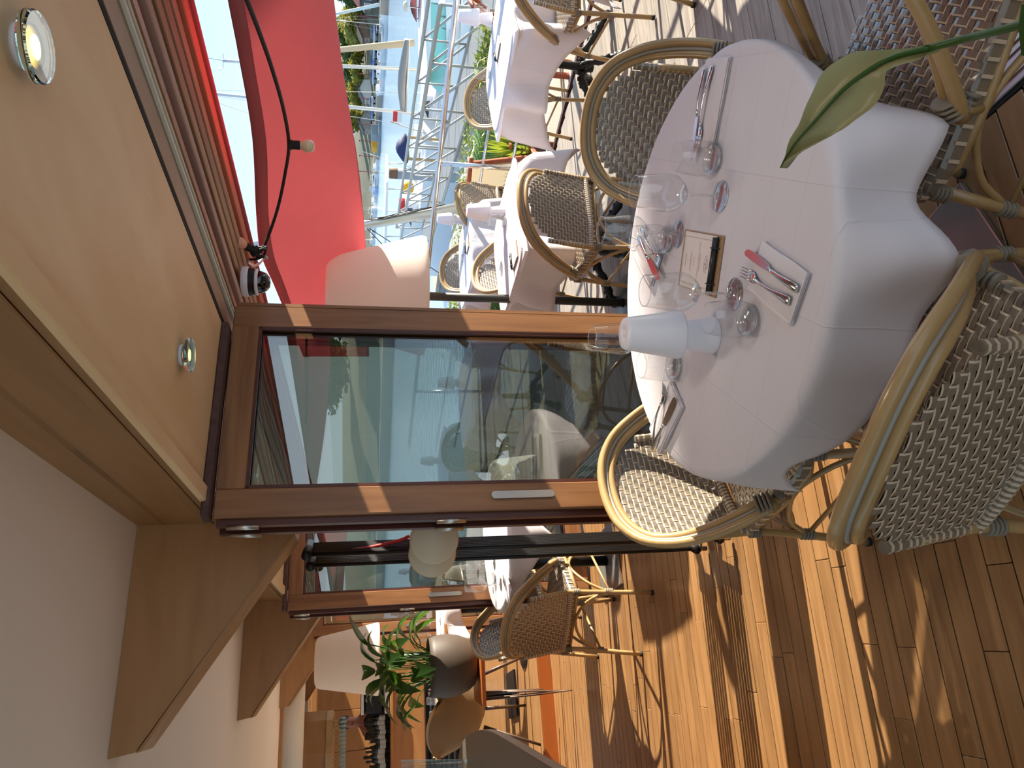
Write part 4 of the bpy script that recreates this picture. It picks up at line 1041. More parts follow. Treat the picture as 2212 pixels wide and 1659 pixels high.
# ================================================================== inside: far table, radiators, plants, bar
FT = (.84, 4.58)
plate_table(FT, .48, 'round table between the two glazed doors on a square slate base plate', (.64, 4.57), .12, .40)
cloth(FT, lambda a: .48, sq(.56, .5), clip_corner, 'white cloth on the far inside table between the glazed doors', n=150)
chair((.385, 4.235), 47, 'woven armchair with its back turned at the far inside table')
chair((.40, 5.00), -42, 'woven armchair behind the far inside table beside the plant pot, facing in')
wine(at_z(1068, 1217, TS), 'wine glass at the near side of the far inside table')
wine(at_z(1082, 1262, TS), 'wine glass at the left side of the far inside table')
wine(at_z(1062, 1190, TS), 'wine glass at the right of the far inside table by the radiator')
tumbler(at_z(1070, 1250, TS), 'tumbler among the wine glasses on the far inside table')
for (a, b, c, d) in (((1118, 1215), (1085, 1258), 0, 0),):
    q = at_z(1100, 1275, TS); h = napkin((q.x, q.y), .9, .19, .10, 'folded napkin on the far inside table')
    knife((q.x - .09, q.y - .06), (q.x + .09, q.y + .05), 'knife on the far inside table', TS + h + .001)
    fork((q.x - .09, q.y - .03), (q.x + .09, q.y + .08), 'fork on the far inside table', TS + h + .001)
# ---- column radiators
def radiator(c, rz, n, label):
    t = thing('column_radiator', label, 'radiator', c, rz)
    for k in range(n):
        x = (k - (n - 1) / 2) * .024
        MB().tube([(x, 0, .08), (x, 0, 1.80)], .0105, 8).build('tube_column', 'black_steel', t, smooth=True)
    for z in (.07, 1.81): MB().tube([(-n * .012 - .01, 0, z), (n * .012 + .01, 0, z)], .020, 10).build('header', 'black_steel', t, smooth=True)
    for sx in (-1, 1):
        v = MB().tube([(sx * n * .010, 0, .012), (sx * n * .010, 0, .07)], .012, 8).build('valve', 'brushed', t, smooth=True)
        MB().tube([(sx * n * .010, -.045, .05), (sx * n * .010, .01, .05)], .015, 10).build('valve_cap', 'brushed', v, smooth=True)
    return t
radiator((.510, 2.97, 0), 1.15, 7, 'black tubular radiator standing on the floor beside the glazed door')
radiator((.500, 3.20, 0), 1.15, 6, 'second black tubular radiator just behind the first')
red = tag(MB().tube(smoothpath([at_y(655, 1196, 2.93), at_y(690, 1195, 2.93), at_y(780, 1186, 2.93), at_y(860, 1168, 2.93), at_y(884, 1158, 2.93)], 5), .007, 8).build('red_cable', 'red_paint', smooth=True), 'red cable hanging in front of the black radiator', 'cable')
def wall_disc(px, py, y, label):
    p = at_y(px, py, y); t = thing('disc_lamp', label, 'lamp', p)
    q = Vector((-.35, -1, 0)).to_track_quat('Z', 'Y').to_matrix()
    MB().lathe([(.0001, .016), (.080, .014), (.088, .008), (.092, 0), (.085, -.004), (.0001, -.004)], 36, rot=q).build('disc', 'cream_gel', t, smooth=True)
    MB().lathe([(.03, -.03), (.03, -.004)], 16, rot=q, close=True).build('disc_mount', 'black_steel', t, smooth=True)
    t.scale = (1.05, 1.05, 1.05)
wall_disc(938, 1166, 2.80, 'pale round disc wall lamp in front of the radiator')
wall_disc(934, 1195, 2.90, 'second pale disc lamp partly behind the first')
# ---- pot plant on its side table
pt = at_z(1030, 1442, .70); pt.z = 0; pt = Vector((.065, 5.9, 0))
t = thing('side_table', 'small orange wood table on hairpin legs under the big clay pot', 'table', pt)
MB().box((0, 0, .70), (.54, .40, .035), rz=-.1, bev=.006).build('tabletop', 'table_orange', t)
for sx, sy in ((-1, -1), (1, -1), (1, 1), (-1, 1)):
    MB().tube([(sx * .24, sy * .15, .685), (sx * .235, sy * .16, .30), (sx * .225, sy * .165, .012), (sx * .21, sy * .15, .30), (sx * .19, sy * .12, .685)], .0065, 6).build('leg', 'hairpin', t, smooth=True)
pot = thing('potted_peace_lily', 'green peace lily in a big rough clay pot on the side table', 'plant', (pt.x + .02, pt.y, .718))
MB().lathe([(.0001, 0), (.10, 0), (.15, .02), (.19, .07), (.222, .15), (.232, .24), (.225, .33), (.215, .375), (.207, .375), (.215, .32), (.0001, .31)], 40).build('pot', 'pot_clay', pot, smooth=True)
def lily_leaf(mb, base, tip, w, sag, n=7):
    base, tip = Vector(base), Vector(tip); d = tip - base; s = d.cross(Vector((0, 0, 1))).normalized(); up_ = s.cross(d).normalized()
    vs = []
    for q in range(n + 1):
        u = q / n; ww = w * math.sin(PI * min(1, u * .94 + .06)) ** .8 * (1 - .25 * u); p = base + d * u + Vector((0, 0, sag * math.sin(PI * u) - sag * 1.2 * u * u))
        vs += [p - s * ww + up_ * ww * .35, p, p + s * ww + up_ * ww * .35]
    mb.add(vs, [(q * 3 + e, q * 3 + e + 1, q * 3 + e + 4, q * 3 + e + 3) for q in range(n) for e in (0, 1)])
rr = random.Random(5)
for k in range(38):
    a_ = k * 2.399; ring = (k % 19) / 19; hz = .10 + .36 * (1 - ring) * rr.uniform(.6, 1.05); rad = .05 + .24 * ring
    b = Vector((.10 * math.cos(a_), .10 * math.sin(a_), .33)); m_ = Vector((rad * math.cos(a_), rad * math.sin(a_), .34 + hz))
    d = Vector((math.cos(a_) * rr.uniform(.5, 1.2), math.sin(a_) * rr.uniform(.5, 1.2), rr.uniform(-.55, .45) + .3 * (1 - ring))).normalized(); ll = rr.uniform(.20, .30)
    MB().tube(smoothpath([b, b.lerp(m_, .5) + Vector((0, 0, .04)), m_], 3), .004, 5).build('petiole', 'petiole', pot, smooth=True)
    lb = MB(); lily_leaf(lb, m_, m_ + d * ll, rr.uniform(.055, .075), .05); lb.build('leaf', 'leaf_lily', pot, smooth=True)
tall = at_y(748, 1338, 5.75) - Vector(pot.location); tb = at_y(797, 1392, 5.82) - Vector(pot.location)
lb = MB(); lily_leaf(lb, tb, at_y(752, 1325, 5.72) - Vector(pot.location), .085, .0); lb.build('leaf', 'leaf_lily', pot, smooth=True)
MB().tube(smoothpath([(.02, 0, .33), (.10, -.04, .50), (tb.x, tb.y, tb.z)], 4), .005, 6).build('petiole', 'petiole', pot, smooth=True)
fl = at_y(792, 1448, 5.8) - Vector(pot.location); lb = MB(); lily_leaf(lb, fl, fl + Vector((-.02, 0, .08)), .016, 0); lb.build('flower', 'paper', pot, smooth=True)
floor_lamp((.20, 6.92, .118), 'white cone floor lamp behind the potted peace lily on the raised floor', H=1.88, rb=.305, rt=.205, hs=.56)
plain('pale_edge', (196, 186, 170), 0.4, vary=.08, scale=6)
# ---- moulded shell chairs
def shell_chair(c, yaw, mat_out, mat_in, label, s=1.0):
    t = thing('shell_chair', label, 'chair', c, math.radians(yaw - 90)); t.scale = (s, s, s)
    def prof(v):                                    # side profile: back top to seat front
        pts = [(-.34, .86), (-.30, .70), (-.25, .55), (-.20, .46), (-.08, .41), (.12, .42), (.26, .44)]
        k = min(v * 6, 5.999); i = int(k); f = k - i; return pts[i][0] + (pts[i + 1][0] - pts[i][0]) * f, pts[i][1] + (pts[i + 1][1] - pts[i][1]) * f
    def fn(u, v, off=0):
        y, z = prof(v); w = .30 * (math.sin(PI * (.18 + .64 * min(v * 1.6, 1.0))) ** .6) * (1 if v < .8 else 1 - .15 * (v - .8) / .2); x = (u - .5) * 2 * w; e = (abs(u - .5) * 2) ** 2.2
        lift = .26 * e * math.sin(PI * min(1, v * .9 + .1)) ** 1.5
        return (x, y + lift * .55 + off * .012, z + lift * .45 - (.09 * e if v < .1 else 0) + off * .008)
    MB().grid(lambda u, v: fn(u, v, -1), 14, 18).build('shell', mat_out, t, smooth=True)
    MB().grid(lambda u, v: fn(u, v, 1), 14, 18).build('padding', mat_in, t, smooth=True)
    for sx in (-1, 1):
        MB().tube([(sx * .14, .14, .41), (sx * .22, .26, .0)], [.016, .010], 8).build('leg', 'hairpin', t, smooth=True)
        MB().tube([(sx * .14, -.10, .41), (sx * .22, -.26, .0)], [.016, .010], 8).build('leg', 'hairpin', t, smooth=True)
    return t
shell_chair((-.22, 6.62, .118), 60, 'brown_leather', 'tan_leather', 'brown leather shell chair with a tan inside on the raised floor', 1.12)
gc = thing('high_counter', 'high grey-topped counter with a rounded end at the far left edge of the view', 'counter', (-.9, 3.9, 0))
ol = smoothpath([(x + .9, y - 3.9, 0) for x, y in ((-.33, 2.2), (-.31, 2.9), (-.285, 3.5), (-.272, 4.0), (-.295, 4.46), (-.37, 5.0), (-.45, 5.25), (-.57, 5.40), (-.9, 5.48), (-1.25, 5.35), (-1.45, 4.9), (-1.5, 4), (-1.5, 2.2))], 4)
MB().prism([(p.x, p.y, .948) for p in ol], (0, 0, .006)).build('counter_top', 'grey_leather', gc)
MB().prism([(p.x * 1.002, p.y * 1.001, .905) for p in ol], (0, 0, .043)).build('counter_edge', 'pale_edge', gc)
MB().box((-.05, -.2, .45), (.30, 2.2, .90), bev=.01).build('counter_base', 'fin_wood', gc)
vz = thing('glass_vase', 'tall straight clear glass on the grey counter at the far left edge', 'vase', (-.515, 4.92, .9555))
MB().lathe([(.040, .006), (.070, .40)], 28).build('glass_wall', 'clear_glass', vz, smooth=True)
MB().lathe([(.0001, 0), (.040, 0), (.0415, .022), (.0001, .018)], 24).build('glass_base', 'thick_glass', vz, smooth=True)
# ---- tables on the raised floor
def inner_table(c, s, rz, label, z0=.118):
    t = thing('dining_table', label, 'table', (c[0], c[1], z0), rz)
    MB().box((0, 0, .727), (2 * s, 2 * s, .03), bev=.006).build('tabletop', 'bar_wood', t)
    MB().tube([(0, 0, .02), (0, 0, .71)], .035, 12).build('column', 'black_steel', t, smooth=True)
    MB().box((0, 0, .012), (.42, .42, .02), bev=.004).build('base_plate', 'black_steel', t)
    o = cloth(c, rsq(s, 0), sq(s + .17, 0), clip_corner, label.replace('square table', 'white cloth on the square table'), n=110, ztop=z0 + .7435); o.rotation_euler = (0, 0, rz)
inner_table((.60, 7.20), .34, .1, 'square table by the third glazed door on the raised floor')
inner_table((-.20, 7.55), .34, .1, 'square table behind the brown shell chair on the raised floor')
for px, py, l in ((905, 1342, 'wine glass upside on the table by the third glazed door'), (903, 1375, 'tumbler on the table by the third glazed door')):
    p = at_y(945, py, 7.1); wine((p.x, 7.1, .8635), l)
for k, (x, y) in enumerate(((-.32, 7.35), (-.08, 7.40), (-.20, 7.62))): tumbler((x, y, .8635), ('left', 'right', 'middle')[k] + ' tumbler on the table behind the brown shell chair')
# ---- bar
def A_(px, py, y): return at_y(px, py, y)
bar = thing('bar_counter', 'long light wood bar counter at the back of the room', 'counter', (0, 0, 0))
MB().box((-1.35, 10.25, 1.0), (2.65, .5, .40), bev=.006).build('counter_front', 'bar_wood', bar)
MB().box((-1.35, 10.22, 1.215), (2.7, .6, .035), bev=.006).build('counter_top', 'bar_wood', bar)
MB().box((-1.35, 10.30, .44), (2.6, .4, .72)).build('counter_plinth', 'black_steel', bar)
for k in range(9): MB().tube([(-2.6, 10.06, .20 + k * .075), (-.1, 10.06, .20 + k * .075)], .022, 8).build('foot_bar', 'black_steel', bar, smooth=True)
MB().box((-1.35, 9.985, .80), (2.65, .02, .012)).build('counter_trim', 'dark_wood', bar)
bsh = thing('bar_canopy', 'curved brown wood canopy with a brass lower edge hanging over the bar', 'canopy', (0, 0, 0))
pl = [(-.26, 9.5), (-.36, 9.42), (-.7, 9.34), (-1.3, 9.32), (-2.2, 9.4), (-2.2, 10.3), (-.3, 10.2)]
MB().prism([(x, y, 1.99) for x, y in pl], (0, 0, .30)).build('canopy_body', 'fin_wood', bsh)
MB().prism([(x * 1.006, y * .998, 1.92) for x, y in pl], (0, 0, .07)).build('brass_edge', 'bamboo', bsh)
rr = random.Random(11); gi = 0
for k in range(14):
    for j in range(2):
        t = thing('hanging_glass', 'stemmed glass hanging upside down under the bar canopy', 'glass', (-.38 - .045 * k, 9.50 + .16 * j, 1.92), 0, 'glasses hanging over the bar')
        MB().lathe([(.030, 0), (.004, -.004), (.003, -.06), (.020, -.075), (.030, -.10), (.026, -.15)], 10).build('glass_body', 'clear_glass', t, smooth=True)
for k in range(24):
    hgt = rr.uniform(.24, .33); m_ = ('bottle_green', 'bottle_brown', 'dark_window', 'clear_glass')[k % 4]
    t = thing('bottle', 'dark bottle standing on the bar back shelf', 'bottle', (-.42 - .055 * (k // 2) - .02 * (k % 2), 10.28 + .10 * (k % 2), 1.233), 0, 'bottles along the bar')
    MB().lathe([(.0001, 0), (.036, 0), (.037, hgt * .58), (.030, hgt * .66), (.014, hgt * .76), (.013, hgt), (.0001, hgt)], 12).build('bottle_glass', m_, t, smooth=True)
    MB().lathe([(.0375, hgt * .2), (.0375, hgt * .48)], 12).build('bottle_label', 'label_paper', t, smooth=True)
em_ = thing('coffee_machine', 'dark coffee machine on the bar under the white floor lamp', 'machine', (-.16, 10.35, 1.233))
MB().box((0, 0, .20), (.40, .36, .24), bev=.02).build('machine_body', 'black_steel', em_); MB().box((0, -.10, .04), (.42, .40, .07), bev=.01).build('drip_tray', 'brushed', em_)
for sx in (-1, 1): MB().tube([(sx * .08, -.19, .13), (sx * .08, -.30, .10)], .014, 8).build('filter_handle', 'black_rubber', em_, smooth=True)
MB().box((0, .02, .345), (.42, .32, .05), bev=.008).build('cup_rail', 'brushed', em_)
# back wall panels and the white round duct
bw = rootstruct('wall_panel')
for k in range(7): MB().box((.55 - .62 * k, 13.32, 1.25), (.612, .03, 2.3), bev=.004).build('panel', 'bar_wood', bw)
du = rootstruct('trim_5')
MB().box((-1.2, 8.22, 2.385), (3.6, .07, .045), bev=.004).build('orange_trim', 'bar_wood', du)
MB().tube([(-3.0, 8.45, 2.30), (-.80, 8.45, 2.30)], .13, 20).build('round_duct', 'white_plaster', du, smooth=True)
MB().tube([(-.79, 8.45, 2.30), (.30, 8.45, 2.30)], .125, 20).build('round_duct', 'white_plaster', du, smooth=True)
for k in range(3): MB().box((-1.3, 9.2 + k * .8, 2.34 - .0 * k), (3.0, .05, .10)).build('ceiling_step', 'white_plaster', du)
# ================================================================== barman: one continuous figure behind the counter
def person(c, yaw, label):
    t = thing('person', label, 'person', c, yaw)
    J = {'pel': (0, 0, .95, .13, .10), 'waist': (0, 0, 1.10, .135, .10), 'chest': (0, .01, 1.32, .165, .115), 'neck0': (0, 0, 1.45, .085, .07), 'neck': (0, .01, 1.52, .052, .055), 'head0': (0, .02, 1.59, .070, .085), 'head1': (0, .02, 1.68, .078, .095), 'top': (0, .01, 1.745, .05, .06)}
    E = [('pel', 'waist'), ('waist', 'chest'), ('chest', 'neck0'), ('neck0', 'neck'), ('neck', 'head0'), ('head0', 'head1'), ('head1', 'top')]
    for s, n in ((-1, 'l'), (1, 'r')):
        J['sh' + n] = (s * .19, 0, 1.40, .058, .055); J['el' + n] = (s * .25, .05, 1.13, .042, .042); J['wr' + n] = (s * .17, .24, 1.10, .030, .026); J['pa' + n] = (s * .15, .32, 1.11, .036, .020)
        J['hip' + n] = (s * .095, 0, .88, .085, .085); J['kn' + n] = (s * .10, .02, .48, .058, .058); J['an' + n] = (s * .10, -.01, .09, .042, .045); J['to' + n] = (s * .105, .14, .035, .04, .028)
        E += [('neck0', 'sh' + n), ('sh' + n, 'el' + n), ('el' + n, 'wr' + n), ('wr' + n, 'pa' + n), ('pel', 'hip' + n), ('hip' + n, 'kn' + n), ('kn' + n, 'an' + n), ('an' + n, 'to' + n)]
        for k in range(4):
            f = 'f%s%d' % (n, k); J[f] = (s * (.125 + .018 * k), .345, 1.11, .0095, .009); J[f + 'b'] = (s * (.12 + .019 * k), .385 + (.006, .012, .008, 0)[k], 1.09, .0085, .008)
            E += [('pa' + n, f), (f, f + 'b')]
        J['th' + n] = (s * .115, .30, 1.12, .011, .010); J['th' + n + 'b'] = (s * .095, .335, 1.11, .009, .009); E += [('pa' + n, 'th' + n), ('th' + n, 'th' + n + 'b')]
    ks = list(J); me = bpy.data.meshes.new('body'); me.from_pydata([J[k][:3] for k in ks], [(ks.index(a), ks.index(b)) for a, b in E], [])
    o = bpy.data.objects.new('body', me); COL.objects.link(o); o.parent = t
    sk = o.modifiers.new('skin', 'SKIN'); me.skin_vertices.new() if not me.skin_vertices else None
    for i, k in enumerate(ks): me.skin_vertices[0].data[i].radius = J[k][3:5]
    me.skin_vertices[0].data[0].use_root = True
    o.modifiers.new('smooth', 'SUBSURF').render_levels = 2
    me.materials.append(M['skin'])
    hd = MB().lathe([(.082, 1.64), (.090, 1.68), (.086, 1.73), (.062, 1.765), (.0001, 1.78)], 18, c=(0, .0, 0)).build('hair', 'hair', o, smooth=True)
    MB().lathe([(.145, .93), (.152, 1.10), (.185, 1.30), (.19, 1.36), (.12, 1.44), (.072, 1.475)], 20).build('shirt', 'shirt', o, smooth=True).scale = (1, .74, 1)
    for s in (-1, 1):
        MB().tube([(s * .17, 0, 1.40), (s * .225, .03, 1.25), (s * .25, .05, 1.14)], [.072, .060, .052], 10).build('sleeve', 'shirt', o, smooth=True)
        MB().tube([(s * .095, 0, .97), (s * .10, .02, .50), (s * .10, -.01, .10)], [.105, .074, .062], 12).build('trouser_leg', 'shirt', o, smooth=True)
        MB().lathe([(.0001, 0), (.009, .001), (.011, .006), (.0001, .012)], 10, c=(s * .030, .104, 1.665)).build('eye', 'paper', o, smooth=True)
        MB().lathe([(.0001, -.02), (.014, -.01), (.017, .012), (.0001, .026)], 10, c=(s * .083, .015, 1.655)).build('ear', 'skin', o, smooth=True)
    MB().add([(-.012, .108, 1.625), (.012, .108, 1.625), (0, .135, 1.628), (0, .108, 1.675)], [(0, 1, 2), (1, 3, 2), (3, 0, 2)]).build('nose', 'skin', o)
    MB().tube([(-.022, .104, 1.592), (0, .110, 1.590), (.022, .104, 1.592)], .005, 6).build('mouth', 'maroon', o, smooth=True)
    return t
person((-.47, 11.0, .118), PI - .15, 'barman in dark clothes with black hair behind the bar bottles')
# ================================================================== harbour: water, far bank, boats, trees
WZ = -2.2
struct(MB().add([(9.8, -260, WZ), (900, -260, WZ), (900, 900, WZ), (-200, 900, WZ), (-200, 16, WZ), (9.8, 16, WZ)], [(0, 1, 2, 3, 4, 5)]).build('water', 'water'))
Q0, QD = Vector((112, 92, 0)), Vector((45, 128, 0)).normalized(); QN = Vector((QD.y, -QD.x, 0))
def bank(t, s, z=0): return Q0 + QD * t + QN * s + Vector((0, 0, z))
ya = math.atan2(QD.y, QD.x)
c = bank(20, 0.6, WZ + .55)
struct(MB().box(c, (760, 1.2, 1.7), rz=ya).build('wall_far_quay', 'concrete'))
g = MB()
prof = [(1, -.9), (14, -.7), (22, 1.0), (40, 3.2), (90, 7.0), (180, 9.0)]
vs = [bank(t, s, z + 1.2 * math.sin(t * .03 + s * .05) * (s > 20)) for s, z in prof for t in range(-360, 400, 40)]
n = len(range(-360, 400, 40)); g.add(vs, [(j * n + i, j * n + i + 1, (j + 1) * n + i + 1, (j + 1) * n + i) for j in range(len(prof) - 1) for i in range(n - 1)])
plain('bank_scrub', (84, 84, 58), 0.95, vary=0.35, scale=.2)
struct(g.build('terrain', 'bank_scrub', smooth=True))
g = MB(); vs = []
for s, z in ((190, 2), (420, 26), (700, 40)):
    vs += [bank(t, s, z * (1 + .25 * math.sin(t * .011 + s))) for t in range(-800, 900, 50)]
n = len(range(-800, 900, 50)); g.add(vs, [(j * n + i, j * n + i + 1, (j + 1) * n + i + 1, (j + 1) * n + i) for j in range(2) for i in range(n - 1)])
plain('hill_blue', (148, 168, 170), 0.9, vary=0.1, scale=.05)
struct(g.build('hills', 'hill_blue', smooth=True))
# ---- trees
def crown_mesh(name, w, h, seed, lf=.55, n=1100, conif=False):
    rr = random.Random(seed); m = MB(); lobes = [(Vector((rr.gauss(0, w * .33), rr.gauss(0, w * .33), h * (.45 + rr.random() * .42))), w * rr.uniform(.30, .48)) for k in range(9)]
    for k in range(n):
        if conif:
            u = rr.random() ** .7; a = rr.random() * 2 * PI; r = w * .5 * (1 - u) * math.sqrt(rr.random()) + .1; q = Vector((r * math.cos(a), r * math.sin(a), h * (.12 + .88 * u)))
        else:
            c_, r_ = lobes[k % 9]; d = Vector((rr.gauss(0, 1), rr.gauss(0, 1), rr.gauss(0, 1))).normalized(); q = c_ + d * r_ * rr.uniform(.72, 1.0)
        e = Vector((rr.gauss(0, 1), rr.gauss(0, 1), rr.gauss(0, .6))).normalized(); f = e.orthogonal().normalized(); l = lf * rr.uniform(.6, 1.4)
        m.add([q - e * l, q + f * l * .6, q + e * l, q - f * l * .6], [(0, 1, 2, 3)])
    if not conif:
        for c_, r_ in lobes: m.lathe([(.0001, -r_ * .75), (r_ * .55, -r_ * .5), (r_ * .75, 0), (r_ * .5, r_ * .55), (.0001, r_ * .72)], 8, c=c_)
    return m
CR = []
for k, (w, h, mt, cf) in enumerate(((7, 8, 'leaf_tree', 0), (6, 6.5, 'leaf_tree_yellow', 0), (6.5, 9, 'leaf_tree_bright', 0), (4.5, 11, 'leaf_tree', 1), (5, 5, 'leaf_tree_yellow', 0))):
    CR.append((crown_mesh('crown', w, h, 20 + k, conif=bool(cf)).mesh('crown', mt), MB().tube([(0, 0, -.5), (.1, .05, h * .4), (0, 0, h * .7)], [.28, .2, .08], 7).mesh('trunk', 'bark', True), mt))
KINDT = ('dark green rounded tree', 'yellowish bushy tree', 'bright green tall tree', 'dark conifer', 'low yellow-green bushy tree')
tree_specs = []
rr = random.Random(3)
WHERE = ('behind the slate house', 'left of the slate house', 'over the parked cars', 'behind the timber house', 'behind the yellow nets', 'above the moored boats', 'near the far pale shed', 'by the left mast')
k = 0
for t, s, kd, sc in ((-8, 40, 2, 1.1), (-14, 46, 0, 1.2), (0, 44, 2, 1.25), (3, 30, 4, 1.0), (8, 48, 0, 1.1), (14, 38, 0, .9), (20, 26, 1, 1.0), (25, 34, 1, 1.05), (31, 30, 0, 1.0), (37, 40, 0, 1.15), (43, 27, 1, .9), (49, 31, 1, 1.0), (57, 33, 1, .8), (64, 38, 0, .9), (72, 34, 4, .9), (80, 40, 0, .8), (90, 36, 4, 1), (100, 42, 0, .8), (112, 38, 1, .8), (125, 44, 0, .9), (11, 60, 3, 1.15), (17, 62, 3, .95), (-24, 36, 0, 1.1), (-36, 40, 1, 1.2), (-52, 38, 0, 1.2), (-70, 42, 2, 1.2), (-90, 40, 0, 1.3), (-112, 44, 2, 1.3), (-136, 42, 0, 1.4), (-160, 44, 0, 1.4), (-186, 44, 2, 1.4), (-214, 46, 0, 1.5)):
    t = t * 1.2 + 6 if t > 0 else t; sc *= 1.25 if t > 45 else 1.1; p = bank(t, s); gz = 1.0 + (s - 22) / 18 * 2.2 if s < 40 else 3.2 + (s - 40) / 50 * 3.8
    lab = '%s %s, %s tree from the right' % (KINDT[kd], WHERE[k % 8], ('1st 2nd 3rd 4th 5th 6th 7th 8th 9th 10th 11th 12th 13th 14th 15th 16th 17th 18th 19th 20th 21st 22nd 23rd 24th 25th 26th 27th 28th 29th 30th 31st 32nd').split()[k])
    o = thing('tree', lab, 'tree', (p.x, p.y, gz - .6), rr.random() * 6, 'trees on the far bank'); o.scale = (sc * 1.0, sc * 1.0, sc * .74)
    inst('crown', CR[kd][0], o); inst('trunk', CR[kd][1], o); k += 1
# two big pines added right of the view to shade the doorway and near boards
def shade_tree(c, h, w, seed, label):
    t = thing('shade_pine', label, 'tree', c); rr = random.Random(seed)
    MB().tube([(0, 0, 0), (.2, .1, h * .4), (0, 0, h * .9)], [.35, .28, .1], 8).build('trunk', 'bark', t, smooth=True)
    m = MB(); lobes = []
    for q in range(26):
        z = h * (.30 + .62 * rr.random()); a = rr.random() * 2 * PI; r = w * .30 * math.sqrt(rr.random()); lobes.append((Vector((r * math.cos(a), r * math.sin(a), z)), w * rr.uniform(.16, .26)))
    for c_, r_ in lobes: m.lathe([(.0001, -r_ * .9), (r_ * .6, -r_ * .65), (r_ * .9, 0), (r_ * .6, r_ * .65), (.0001, r_ * .9)], 9, c=c_)
    m.lathe([(.0001, h * .22), (w * .30, h * .27), (w * .43, h * .40), (w * .455, h * .58), (w * .42, h * .74), (w * .30, h * .88), (.0001, h * .96)], 16)
    for q in range(2600):
        c_, r_ = lobes[q % 26]; d = Vector((rr.gauss(0, 1), rr.gauss(0, 1), rr.gauss(0, 1))).normalized(); p_ = c_ + d * r_ * rr.uniform(.85, 1.15)
        e = Vector((rr.gauss(0, 1), rr.gauss(0, 1), rr.gauss(0, .6))).normalized(); f = e.orthogonal(); l = .30 * rr.uniform(.6, 1.4)
        m.add([p_ - e * l, p_ + f * l * .5, p_ + e * l, p_ - f * l * .5], [(0, 1, 2, 3)])
    m.build('crown', 'leaf_tree', t)
shade_tree((30.5, -7.1, -.6), 20.5, 12.0, 41, 'large pine added outside the right edge of the view for its shade')
shade_tree((37, -15.5, -.6), 21, 13, 43, 'second large pine added for shade farther along, outside the view')
# ---- houses on the far bank
def house(c, yaw, L, W, h, rh, wall, roof, label, win=4):
    t = thing('house', label, 'house', c, yaw)
    MB().box((0, 0, h / 2), (L, W, h)).build('wall', wall, t)
    MB().prism([(-L / 2, -W / 2, h), (-L / 2, W / 2, h), (-L / 2, 0, h + rh * .94)], (L, 0, 0)).build('gable', wall, t)
    for sy in (-1, 1): MB().prism([(-L / 2 - .4, sy * (W / 2 + .5), h - .25), (-L / 2 - .4, 0, h + rh), (-L / 2 - .4, 0, h + rh + .18), (-L / 2 - .4, sy * (W / 2 + .5), h - .07)], (L + .8, 0, 0)).build('roof', roof, t)
    MB().box((L * .25, .6, h + rh), (.6, .6, 1.3)).build('chimney', roof, t)
    for k in range(win):
        x = -L / 2 + L * (k + .5) / win
        f = MB().box((x, -W / 2 - .03, h * .5), (L / win * .5, .08, h * .4)).build('window', 'white_paint', t); MB().box((x, -W / 2 - .08, h * .5), (L / win * .42, .05, h * .33)).build('pane', 'dark_window', f)
    return t
hy = ya + PI - .25
p = bank(19, 15, 1.2); house((p.x, p.y, -.4), hy, 11.5, 7.0, 3.6, 2.8, 'slate_wall', 'roof_tile', 'slate-walled house with a red tiled roof on the far bank', 3)
p = bank(32, 20); house((p.x, p.y, 0), hy, 7, 5, 2.2, 1.4, 'timber_wall', 'concrete', 'low timber house with a grey roof behind the parked cars', 3)
p = bank(51, 22); house((p.x, p.y, .2), hy, 8, 5, 2.4, 1.2, 'timber_wall', 'timber_wall', 'brown timber shed with a pale lamp on the far bank', 2)
p = bank(80, 20); house((p.x, p.y, .0), hy, 9, 5, 2.3, 1.3, 'white_plaster', 'slate_wall', 'pale rendered house with slate roof at the left of the far bank', 4)
p = bank(102, 20); house((p.x, p.y, .0), hy, 10, 5, 2.3, 1.3, 'concrete', 'slate_wall', 'grey shed behind the moored boats at the left', 4)
# ---- parked cars
def car(c, yaw, paint, label):
    t = thing('car', label, 'car', c, yaw, 'cars parked on the far quay')
    b = MB(); sec = [(-2.1, .45, .75, .75), (-2.0, .28, .92, .80), (-1.2, .25, .95, .84), (0, .25, .95, .86), (1.2, .25, .90, .84), (1.95, .28, .72, .78), (2.12, .40, .62, .70)]
    vs = []
    for x, z0, z1, w in sec: vs += [(x, -w, z0), (x, -w, z1 - .1), (x, -w * .9, z1), (x, w * .9, z1), (x, w, z1 - .1), (x, w, z0)]
    b.add(vs, [(i * 6 + k, i * 6 + (k + 1) % 6, (i + 1) * 6 + (k + 1) % 6, (i + 1) * 6 + k) for i in range(6) for k in range(6)] + [(5, 4, 3, 2, 1, 0), tuple(range(36, 42))]).build('body', paint, t, smooth=True)
    b = MB(); r = [[(-1.75, .93), (-1.35, 1.40), (.35, 1.42), (1.15, .93)]][0]
    b.prism([(x, -.72, z) for x, z in r], (0, 1.44, 0)).build('cabin_glass', 'dark_window', t)
    MB().box((-.5, 0, 1.42), (1.75, 1.3, .07), bev=.02).build('car_roof', paint, t)
    for sx in (-1.3, 1.3):
        for sy in (-.78, .78): MB().tube([(sx, sy - .1, .31), (sx, sy + .1, .31)], .31, 14).build('wheel', 'black_rubber', t, smooth=True)
for t_, s_, pt_, l in ((25, 7, 'blue_light', 'pale blue car parked beside the slate house'), (31, 6.5, 'blue_paint', 'blue car parked second from the slate house'), (37, 6.5, 'blue_paint', 'blue car parked behind the white mast'), (43.5, 6.5, 'blue_light', 'pale blue car parked left of the white mast'), (57, 6.5, 'blue_light', 'silver-blue car parked above the yellow nets'), (64, 6.5, 'blue_paint', 'blue car parked farthest left on the quay')):
    p = bank(t_, s_); car((p.x, p.y, -.78), ya + .1, pt_, l)
